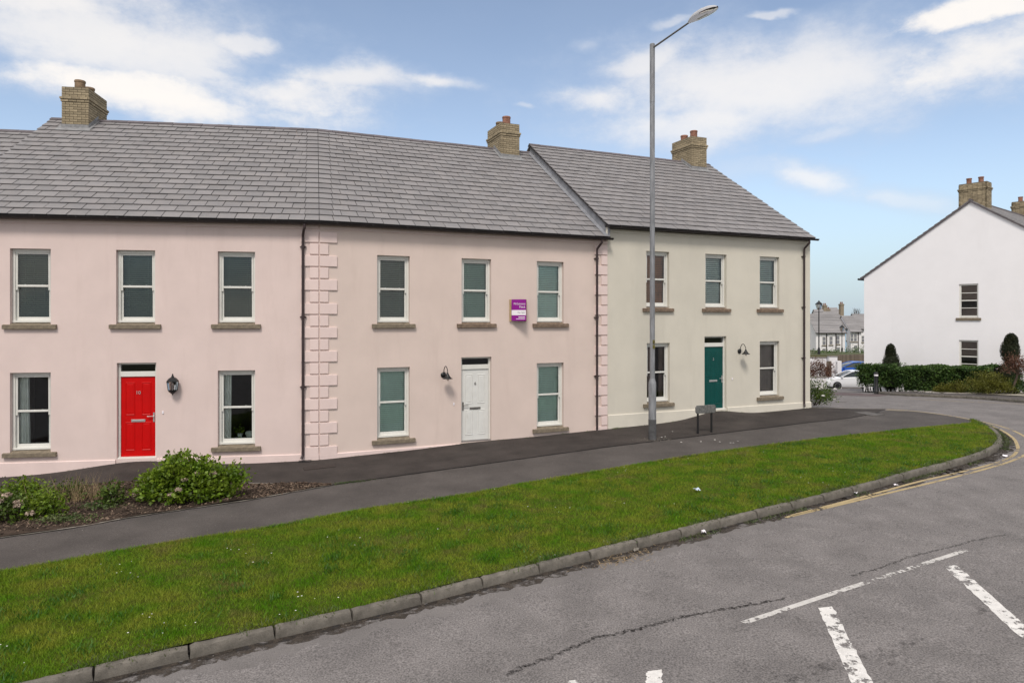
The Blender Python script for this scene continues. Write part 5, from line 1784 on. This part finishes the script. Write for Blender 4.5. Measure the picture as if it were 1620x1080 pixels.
def cone_topiary(xy, tiers, label, name='conical_topiary', mat='conif', per=2600, z0=None):
    pts = []; nr = []; core = MB()
    for (zc, r, hh, ox) in tiers:
        u = RNG.normal(0, 1, (per, 3)); u /= np.linalg.norm(u, axis=1)[:, None]
        p = u * np.array([r, r, hh]) * RNG.uniform(.88, 1.04, per)[:, None]
        pts.append(p + (ox, 0, zc)); nr.append(u)
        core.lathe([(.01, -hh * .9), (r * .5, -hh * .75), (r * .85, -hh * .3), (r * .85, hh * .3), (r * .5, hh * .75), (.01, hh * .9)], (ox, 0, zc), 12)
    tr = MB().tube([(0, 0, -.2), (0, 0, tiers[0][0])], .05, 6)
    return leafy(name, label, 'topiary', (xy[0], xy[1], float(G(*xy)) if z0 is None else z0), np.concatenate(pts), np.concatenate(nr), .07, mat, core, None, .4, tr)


tb = on_gable(1409, 1.0); zt_ = float(G(*tb))
hgt = H + (HY - 545) * tb[1] / FPX - zt_
cone_topiary(tb, [(hgt * .28, .58, hgt * .30, 0), (hgt * .55, .44, hgt * .32, .03), (hgt * .82, .26, hgt * .20, .0)], 'single clipped conifer cone behind the hedge', z0=zt_)
tb = on_gable(1598, 1.4); zt_ = float(G(*tb)); hgt = H + (HY - 527) * tb[1] / FPX - zt_
cone_topiary(tb, [(hgt * .26, .58, hgt * .26, -.12), (hgt * .70, .40, hgt * .22, .0), (hgt * .86, .28, hgt * .14, .05)], 'two tiered clipped conifer at the right end of the hedge', 'tiered_topiary', z0=zt_)


def on_far(px, py): return np.array(gp(px, py))


def low_bush(px, out, rx, ry, h, label, mat, n_clump=70, size=.07, z0=None):
    return shrub('low_bush', label, 'shrub', on_gable(px, out), rx, ry, h, n_clump, 44, size, mat, .5, spread=.10)


low_bush(1570, 3.5, 1.15, .7, .92, 'wide olive green bush on the gravel right of the hedge', 'olive', 190)
low_bush(1514, 3.2, .36, .34, .56, 'small yellowish bush in front of the hedge', 'olive', 40)
low_bush(1491, 3.3, .40, .3, .30, 'lowest yellowish bush spreading over the gravel', 'olive', 36)
# red leaved small tree
tb = on_gable(1612, 3.0); zt_ = float(G(*tb))
o = shrub('red_tree', 'small tree with reddish leaves at the right edge', 'tree', tb, .62, .6, .85, 90, 24, .08, 'redleaf', .5, z0=zt_ + .95, spread=.12)
for ch in o.children:
    if ch.name.startswith('foliage'): ch.name = 'crown'
MB().tube([(-.35, 0, -.8), (-.12, 0, -.2), (0, 0, .4)], [.05, .045, .03], 7).build('trunk', M['bark'], o, smooth=True)
low_bush(1604, 2.6, .6, .5, .9, 'dark green bush under the red leaved tree', 'hedge', 60)

# bollard
bb = on_far(1386, 619.5)
o = empty('bollard', (bb[0], bb[1], float(G(*bb)))); tag(o, 'black bollard with a white band beside the hedge', 'bollard')
MB().lathe([(.125, -.05), (.125, .05), (.10, .08), (.095, .78), (.105, .79), (.105, .81)], (0, 0, 0), 18).build('shaft', M['black'], o, smooth=True)
MB().lathe([(.099, .81), (.099, .90)], (0, 0, 0), 18).build('band', M['bwhite'], o, smooth=True)
MB().lathe([(.105, .90), (.11, .92), (.10, .97), (.05, 1.0), (.01, 1.01)], (0, 0, 0), 18).build('cap', M['black'], o, smooth=True)


# ------------------------------------------------------------------ cars
def car(xy, rz, paint, label):
    """hatchback, nose towards -x"""
    o = empty('parked_car', (xy[0], xy[1], float(G(*xy)) - .12), rz); tag(o, label, 'car', 'cars parked behind the hedge')
    # stations along the length: x, sill z, belt z, half width
    st = [(-2.02, .42, .60, .55), (-1.95, .28, .68, .70), (-1.75, .22, .78, .80), (-1.40, .20, .86, .85), (-.95, .20, .94, .87), (-.40, .20, .97, .88), (.6, .20, 1.00, .88),
          (1.4, .22, 1.04, .87), (1.80, .26, 1.04, .83), (1.98, .32, .98, .76), (2.04, .42, .80, .68)]
    m = MB(); rings = []
    for x, zs, zb_, hw in st:
        zm = (zs + zb_) / 2
        rings.append([(x, -hw * .93, zs), (x, -hw * .99, zs + .10), (x, -hw, zm), (x, -hw * .97, zb_ - .05), (x, -hw * .90, zb_), (x, 0, zb_ + .025),
                      (x, hw * .90, zb_), (x, hw * .97, zb_ - .05), (x, hw, zm), (x, hw * .99, zs + .10), (x, hw * .93, zs)])
    m.loft(rings, True, True)
    m.build('body', M[paint], o, smooth=True)
    # cabin: x, z, half width
    cab = [(-.98, .94, .76), (-.55, 1.18, .70), (-.10, 1.38, .63), (.45, 1.45, .60), (1.0, 1.43, .59), (1.50, 1.33, .57), (1.90, 1.03, .66)]
    m = MB(); rings = []
    for x, z, hw in cab:
        zl = .955 if x < .2 else 1.0
        hl = .80
        rings.append([(x, -hl, zl - .03), (x, -hw, z), (x, 0, z + .03), (x, hw, z), (x, hl, zl - .03)])
    m.loft(rings, False, False); m.build('windows', M['carglass'], o, smooth=True)
    m = MB(); rings = []
    for x, z, hw in cab[2:]:
        rings.append([(x, -hw - .012, z - .05), (x, -hw * .92, z + .012), (x, 0, z + .042), (x, hw * .92, z + .012), (x, hw + .012, z - .05)])
    m.loft(rings, False, False); m.build('roof', M[paint], o, smooth=True)
    for s in (-1, 1):
        m = MB(); m.tube([(-1.0, s * .79, .95), (-.55, s * .715, 1.18), (-.08, s * .645, 1.385), (.45, s * .615, 1.44)], .032, 6); m.build('pillar', M[paint], o, smooth=True)
        m = MB(); m.tube([(.52, s * .82, .97), (.56, s * .62, 1.42)], .045, 6); m.build('pillar', M[paint], o, smooth=True)
        m = MB(); m.tube([(1.05, s * .82, 1.02), (1.50, s * .60, 1.33), (1.7, s * .64, 1.16), (1.9, s * .70, 1.03)], .055, 6); m.build('pillar', M[paint], o, smooth=True)
    for x in (-1.27, 1.30):
        for s in (-1, 1):
            wl = empty('wheel', (x, s * .80, .31), 0, o); wl.rotation_euler = (R(90), 0, 0)
            MB().lathe([(.20, -.10), (.29, -.10), (.315, -.07), (.315, .07), (.29, .10), (.20, .10)], (0, 0, 0), 24).build('tyre', M['tyre'], wl, smooth=True)
            rm_ = MB(); rm_.lathe([(.21, .02), (.205, .104), (.185, .108), (.175, .06)], (0, 0, 0), 24, False)
            rm_.lathe([(.21, -.02), (.205, -.104), (.185, -.108), (.175, -.06)], (0, 0, 0), 24, False)
            for t in range(5):
                a_ = 2 * math.pi * t / 5
                for zz_ in (-.095, .085):
                    rm_.hexa([(math.cos(a_ + dd) * r_, math.sin(a_ + dd) * r_, zz_ + e_) for e_ in (0, .012) for dd, r_ in ((-.5, .03), (.5, .03), (.14, .19), (-.14, .19))])
            rm_.build('rim', M['alloy'], wl)
            m = MB(); m.lathe([(.36, -.02), (.36, .02)], (0, 0, 0), 24); m.build('wheel_arch', M['tyre'], wl).location = (0, 0, -s * -.055)
    MB().box(-1.0, -.86, -.99, -.86, .96, 1.07).build('mirror', M[paint], o, bevel=.02, seg=2)
    MB().box(-1.0, -.86, .86, .99, .96, 1.07).build('mirror', M[paint], o, bevel=.02, seg=2)
    for s in (-1, 1):
        MB().hexa([(-1.98, s * .50, .62), (-1.72, s * .80, .64), (-1.60, s * .82, .74), (-1.90, s * .52, .70), (-1.96, s * .48, .70), (-1.74, s * .79, .78), (-1.60, s * .80, .82), (-1.88, s * .50, .77)]).build('headlight', M['ceramic'], o)
        MB().box(1.93, 2.03, s * .70 - .06, s * .70 + .06, .70, .90).build('tail_light', M['red'], o)
        MB().box(.42, .56, s * .885 - .008, s * .885 + .008, .80, .84).build('door_handle', M[paint], o)
    return o


cxy = np.array([(1345 - CX) / FPX * 54, 54.0])
car(cxy, R(-6), 'carwhite', 'white hatchback parked half behind the hedge')
bcx = np.array([(1346 - CX) / FPX * 59.4, 59.4])
bc = car(bcx, R(-4), 'carblue', 'blue hatchback parked behind the white one')
bc.location.z = H - 5.12
tag(MB().box(bcx[0] - 2.6, bcx[0] + 6, 57.3, 63.5, H - 7, H - 5.12).build('parking_bay', M['pale']), kind='structure')

# ------------------------------------------------------------------ walls, fence and bush behind the cars
def at(px, py, Y): return np.array([(px - CX) / FPX * Y, Y, H - (py - HY) * Y / FPX])


def slab(name, label, cat, pxa, pxb, pyt, pyb, Y, th, mat, rz=0, cope=None, group=None):
    a_, b_ = at(pxa, pyt, Y), at(pxb, pyb, Y)
    zb_ = min(b_[2], float(G((a_[0] + b_[0]) / 2, Y)) - .2)
    o = empty(name, ((a_[0] + b_[0]) / 2, Y, zb_)); tag(o, label, cat, group)
    w_ = (b_[0] - a_[0]) / 2
    MB().box(-w_, w_, 0, th, 0, a_[2] - zb_).build('wall', M[mat], o, bevel=.01)
    if cope: MB().box(-w_ - .05, w_ + .05, -.05, th + .05, a_[2] - zb_ + .002, a_[2] - zb_ + .07).build('coping', M[cope], o, bevel=.01)
    return o


slab('garden_wall', 'white garden wall with grey coping behind the brown bush', 'wall', 1262, 1309, 566, 603, 58, .25, 'farwhite', cope='edging')
slab('wall_pier', 'taller white wall beside the timber gate', 'wall', 1312, 1325, 564, 600, 57.5, .35, 'farwhite', cope='edging')
slab('wall_pier', 'short white pier in front of the blue car', 'wall', 1325, 1331.5, 571, 600, 56.6, .35, 'farwhite')
slab('garden_wall', 'low white wall under the brown bush', 'wall', 1268, 1308, 597, 612, 50, .25, 'farwhite', cope='edging')
ga, gb = at(1307.5, 571, 57), at(1315.5, 597, 57)
gt = empty('timber_gate', ((ga[0] + gb[0]) / 2, 57, float(G(ga[0], 57)))); tag(gt, 'grey brown timber gate between the white walls', 'gate')
nb = 4; wbd = (gb[0] - ga[0]) / nb
bme = MB().box(.006, wbd - .006, 0, .03, 0, ga[2] - gt.location.z).mesh('board'); bme.materials.append(M['fence'])
for j in range(nb): link('board', bme, None, gt, (-(gb[0] - ga[0]) / 2 + j * wbd, 0, 0))
fa, fb = at(1325, 561, 66), at(1380, 573, 66)
fz = at(1340, 561, 66)[2] - 1.75
fe = empty('timber_fence', ((fa[0] + fb[0]) / 2, 66, fz)); tag(fe, 'grey brown close boarded fence behind the blue car', 'fence')
nb = 30; wbd = (fb[0] - fa[0]) / nb
bme = MB().box(.008, wbd - .008, 0, .03, 0, 1.75).mesh('board'); bme.materials.append(M['fence'])
for j in range(nb): link('board', bme, None, fe, (-(fb[0] - fa[0]) / 2 + j * wbd, 0, .002 * (j + 1) + random.uniform(-.02, .02)))
MB().box(-(fb[0] - fa[0]) / 2, (fb[0] - fa[0]) / 2, .032, .09, 1.3, 1.4).build('rail', M['fence'], fe)
bb = at(1296, 612, 51)
o = shrub('brown_bush', 'round bush with red brown leaves beside the end house', 'shrub', (bb[0], bb[1]), 1.05, .8, 1.55, 120, 20, .11, 'redleaf', .6, z0=float(G(bb[0], bb[1])) + .55, spread=.15)
MB().tube([(.5, 0, -.7), (.2, 0, -.1), (0, 0, .5)], [.05, .04, .03], 6).build('trunk', M['bark'], o, smooth=True)
# scrub on the bank behind the walls
for k, (ax, ay, Y, rx, h) in enumerate(((1290, 556, 72, 2.2, .9), (1313, 554, 74, 2.6, 1.2), (1330, 557, 76, 2.2, .8), (1352, 553, 84, 2.6, 1.3), (1362, 549, 84, 1.8, 1.6))):
    q = at(ax, ay, Y)
    labs = ('low green scrub at the foot of the taller lamp', 'rounded green scrub behind the white garden wall', 'low green scrub above the timber fence', 'green scrub above the fence near the white gable', 'taller green scrub touching the white gable')
    shrub('scrub_bush', labs[k], 'shrub', (q[0], q[1]), rx, 1.4, h + 1.2, 70, 26, .16, 'hedge', .6, z0=q[2] - 1.2 - h * .85, spread=.25, stems=0)
# the bank they grow on
m = MB(); q0, q1 = at(1255, 560, 70), at(1390, 559, 70)
m.hexa([(q0[0], 66.5, q0[2] - 4), (q1[0], 66.5, q1[2] - 4), (q1[0], 100, q1[2] - 4), (q0[0], 100, q0[2] - 4), (q0[0], 68, q0[2]), (q1[0], 68, q1[2]), (q1[0], 100, q1[2] - .6), (q0[0], 100, q0[2] - .6)])
tag(m.build('grass_bank', M['earth']), kind='structure')


def lantern_post(px, pyt, pyb, Y, label):
    t_, b_ = at(px, pyt, Y), at(px, pyb, Y)
    hgt = t_[2] - b_[2]
    o = empty('heritage_lamp', (b_[0], b_[1], b_[2])); tag(o, label, 'street lamp', 'lantern topped lamp posts')
    MB().lathe([(.13, 0), (.13, .6), (.09, .7), (.06, .8), (.05, hgt - 1.25), (.075, hgt - 1.2), (.05, hgt - 1.15), (.05, hgt - .95)], (0, 0, 0), 12).build('post', M['black'], o, smooth=True)
    MB().tube([(-.42, 0, hgt - 1.22), (.42, 0, hgt - 1.22)], .022, 6).build('ladder_bar', M['black'], o)
    sq = lambda r, z: [(r * sx, r * sy, z) for sx, sy in ((-1, -1), (1, -1), (1, 1), (-1, 1))]
    m = MB(); m.loft([sq(.27, hgt - .42), sq(.27, hgt - .38), sq(.12, hgt - .18), sq(.07, hgt - .15), sq(.05, hgt - .07), sq(.01, hgt)])
    m.build('lantern_roof', M['black'], o)
    m = MB(); m.loft([sq(.11, hgt - .95), sq(.235, hgt - .42)], True, False); m.build('glazing', M['lens'], o)
    m = MB()
    for sx, sy in ((-1, -1), (1, -1), (1, 1), (-1, 1)): m.tube([(sx * .11, sy * .11, hgt - .96), (sx * .235, sy * .235, hgt - .41)], .018, 5)
    m.build('lantern_frame', M['black'], o)
    return o


lantern_post(1295.5, 475, 561, 70, 'nearer black lamp post with lantern beside the cream house')
lantern_post(1332, 513.5, 558, 100, 'further smaller black lamp post with lantern')


# ------------------------------------------------------------------ houses down the hill
def far_house(label, pxl, pxr, eave_l, eave_r, ridge, Y, mat, cols, stacks=(), base_py=566, depth=9.0, rz=0.0, pipes=(), group='houses down the hill'):
    a_, b_ = at(pxl, eave_l, Y), at(pxr, eave_r, Y)
    w_ = b_[0] - a_[0]; ze_ = (a_[2] + b_[2]) / 2; zb_ = at(pxl, base_py, Y)[2] - 1.5
    zr_ = at(pxl, ridge, Y + depth / 2)[2]
    o = empty('far_house', (a_[0], Y, zb_), rz); tag(o, label, 'house', group)
    e_, r_ = ze_ - zb_, zr_ - zb_
    m = MB(); m.box(0, w_, 0, depth, 0, e_)
    m.quad((0, 0, e_), (0, depth / 2, r_), (0, depth, e_)); m.quad((w_, 0, e_), (w_, depth, e_), (w_, depth / 2, r_))
    m.build('wall', M[mat], o)
    rf = empty('roof', (0, 0, 0), 0, o)
    cs = 12
    for sgn in (0, 1):
        m = MB()
        for i in range(cs):
            t0, t1 = i / cs, min(1, (i + 1.1) / cs)
            y0, y1 = -.3 + (depth / 2 + .3) * t0, -.3 + (depth / 2 + .3) * t1
            z0, z1 = e_ - .12 + (r_ - e_ + .2) * t0, e_ - .12 + (r_ - e_ + .2) * t1
            if sgn: y0, y1 = depth - y0, depth - y1
            m.hexa([(-.2, y0, z0 + .02), (w_ + .2, y0, z0 + .02), (w_ + .2, y1, z1), (-.2, y1, z1), (-.2, y0, z0 + .12), (w_ + .2, y0, z0 + .12), (w_ + .2, y1, z1 + .05), (-.2, y1, z1 + .05)])
        m.build('slates', M['slate_far'], rf)['kind'] = 'stuff'
    MB().box(-.25, w_ + .25, -.45, -.3, e_ - .25, e_ - .05).build('gutter', M['gutter'], o)
    for px_ in pipes:
        x_ = at(px_, 500, Y)[0] - a_[0]; MB().box(x_ - .08, x_ + .08, -.16, -.01, 0, e_ - .2).build('downpipe', M['gutter'], o)
    for px_, pyt, pyb, kind_ in cols:
        c_ = at(px_, pyt, Y); d_ = at(px_, pyb, Y); x_ = c_[0] - a_[0]; hw = .32
        f = empty('window' if kind_ == 'w' else 'door', (x_, 0, d_[2] - zb_), 0, o); hh = c_[2] - d_[2]
        MB().box(-hw - .1, hw + .1, -.05, .02, -.05, hh + .06).build('frame', M['upvc'], f)
        MB().box(-hw, hw, -.075, -.045, .05, hh * .48).box(-hw, hw, -.075, -.045, hh * .54, hh - .04).build('pane', M['fardark'] if kind_ == 'w' else M['teal'], f)
        if kind_ == 'w': MB().box(-hw - .2, hw + .2, -.18, .0, -.22, -.06).build('sill', M['stone'], f)
    for px_, pyt in stacks:
        c_ = at(px_, pyt, Y + depth / 2); x_ = c_[0] - a_[0]; zt_ = c_[2] - zb_
        st = MB().box(x_ - .42, x_ + .42, depth / 2 - .5, depth / 2 + .5, r_ - 1.0, zt_ - .25).box(x_ - .50, x_ + .50, depth / 2 - .6, depth / 2 + .6, zt_ - .6, zt_ - .35).build('chimney', M['brick_far'], o)
        for s in (-.2, .2): MB().lathe([(.15, 0), (.15, .5)], (x_ + s, depth / 2, zt_ - .25), 8).build('chimney_pot', M['pot'], st)
    return o


far_house('nearest white house down the hill behind the taller lamp', 1291, 1337, 528, 524, 497, 150, 'farwhite',
          ((1303.5, 532.5, 545.5, 'w'), (1314.5, 532, 545, 'w'), (1325.5, 531, 544, 'w'), (1303.5, 551, 562, 'w'), (1326, 549, 560, 'w')), (), pipes=(1307.5, 1322.3))
far_house('white house at the left edge of the gap, half behind the cream house', 1262, 1283, 524, 524, 492, 165, 'farwhite', ((1272, 531, 543, 'w'),), ())
far_house('larger slate roofed house behind the nearest white one', 1300, 1342, 521, 519, 490, 175, 'farpink', ((1332, 526, 537, 'w'), (1333.5, 546, 556, 'w')), ((1304.5, 481), (1309.5, 487)))
far_house('pale blue house down the hill', 1337, 1346, 520, 519, 498, 168, 'paleblue', ((1341.5, 527, 538, 'w'), (1341, 549, 560, 'd')), ((1331, 479),), pipes=())
far_house('white house right of the pale blue one', 1346, 1362.5, 525, 524, 500, 166, 'farwhite', ((1347.5, 528, 540, 'w'), (1353, 528, 540, 'w'), (1353.5, 546, 556, 'w')), (), pipes=(1357.5,))
far_house('white house touching the gable at the right of the gap', 1362.5, 1392, 520, 520, 497, 172, 'farwhite', ((1365, 531, 541, 'w'),), ())
far_house('highest house on the skyline with two stacks', 1306, 1334, 508, 508, 487, 215, 'farpink', (), ((1331, 480),))

# bare trees beyond the roofs
for k, (px_, Y, hh) in enumerate(((1351, 240, 9.0), (1358.5, 236, 10.0), (1355, 250, 8.0))):
    top = at(px_, 486.5 + k * .8, Y); o = empty('bare_tree', (top[0], Y, top[2] - hh))
    tag(o, ('leftmost bare tree on the skyline', 'rightmost and tallest bare tree on the skyline', 'smaller bare tree between the other two')[k], 'tree', 'bare trees on the skyline')
    MB().tube([(0, 0, -2), (0, 0, hh * .5), (.1, 0, hh)], [.2, .14, .03], 6).build('trunk', M['bark'], o)
    m = MB()
    for j in range(34):
        z0_ = random.uniform(.35, .9) * hh; an = random.uniform(0, 6.28); l_ = (hh - z0_) * random.uniform(.3, .6) + .5
        m.tube([(0, 0, z0_), (math.cos(an) * l_ * .35, math.sin(an) * l_ * .35, z0_ + l_ * .6), (math.cos(an) * l_ * .5, math.sin(an) * l_ * .5, z0_ + l_)], [.035, .022, .012], 4)
    m.build('crown', M['bark'], o)
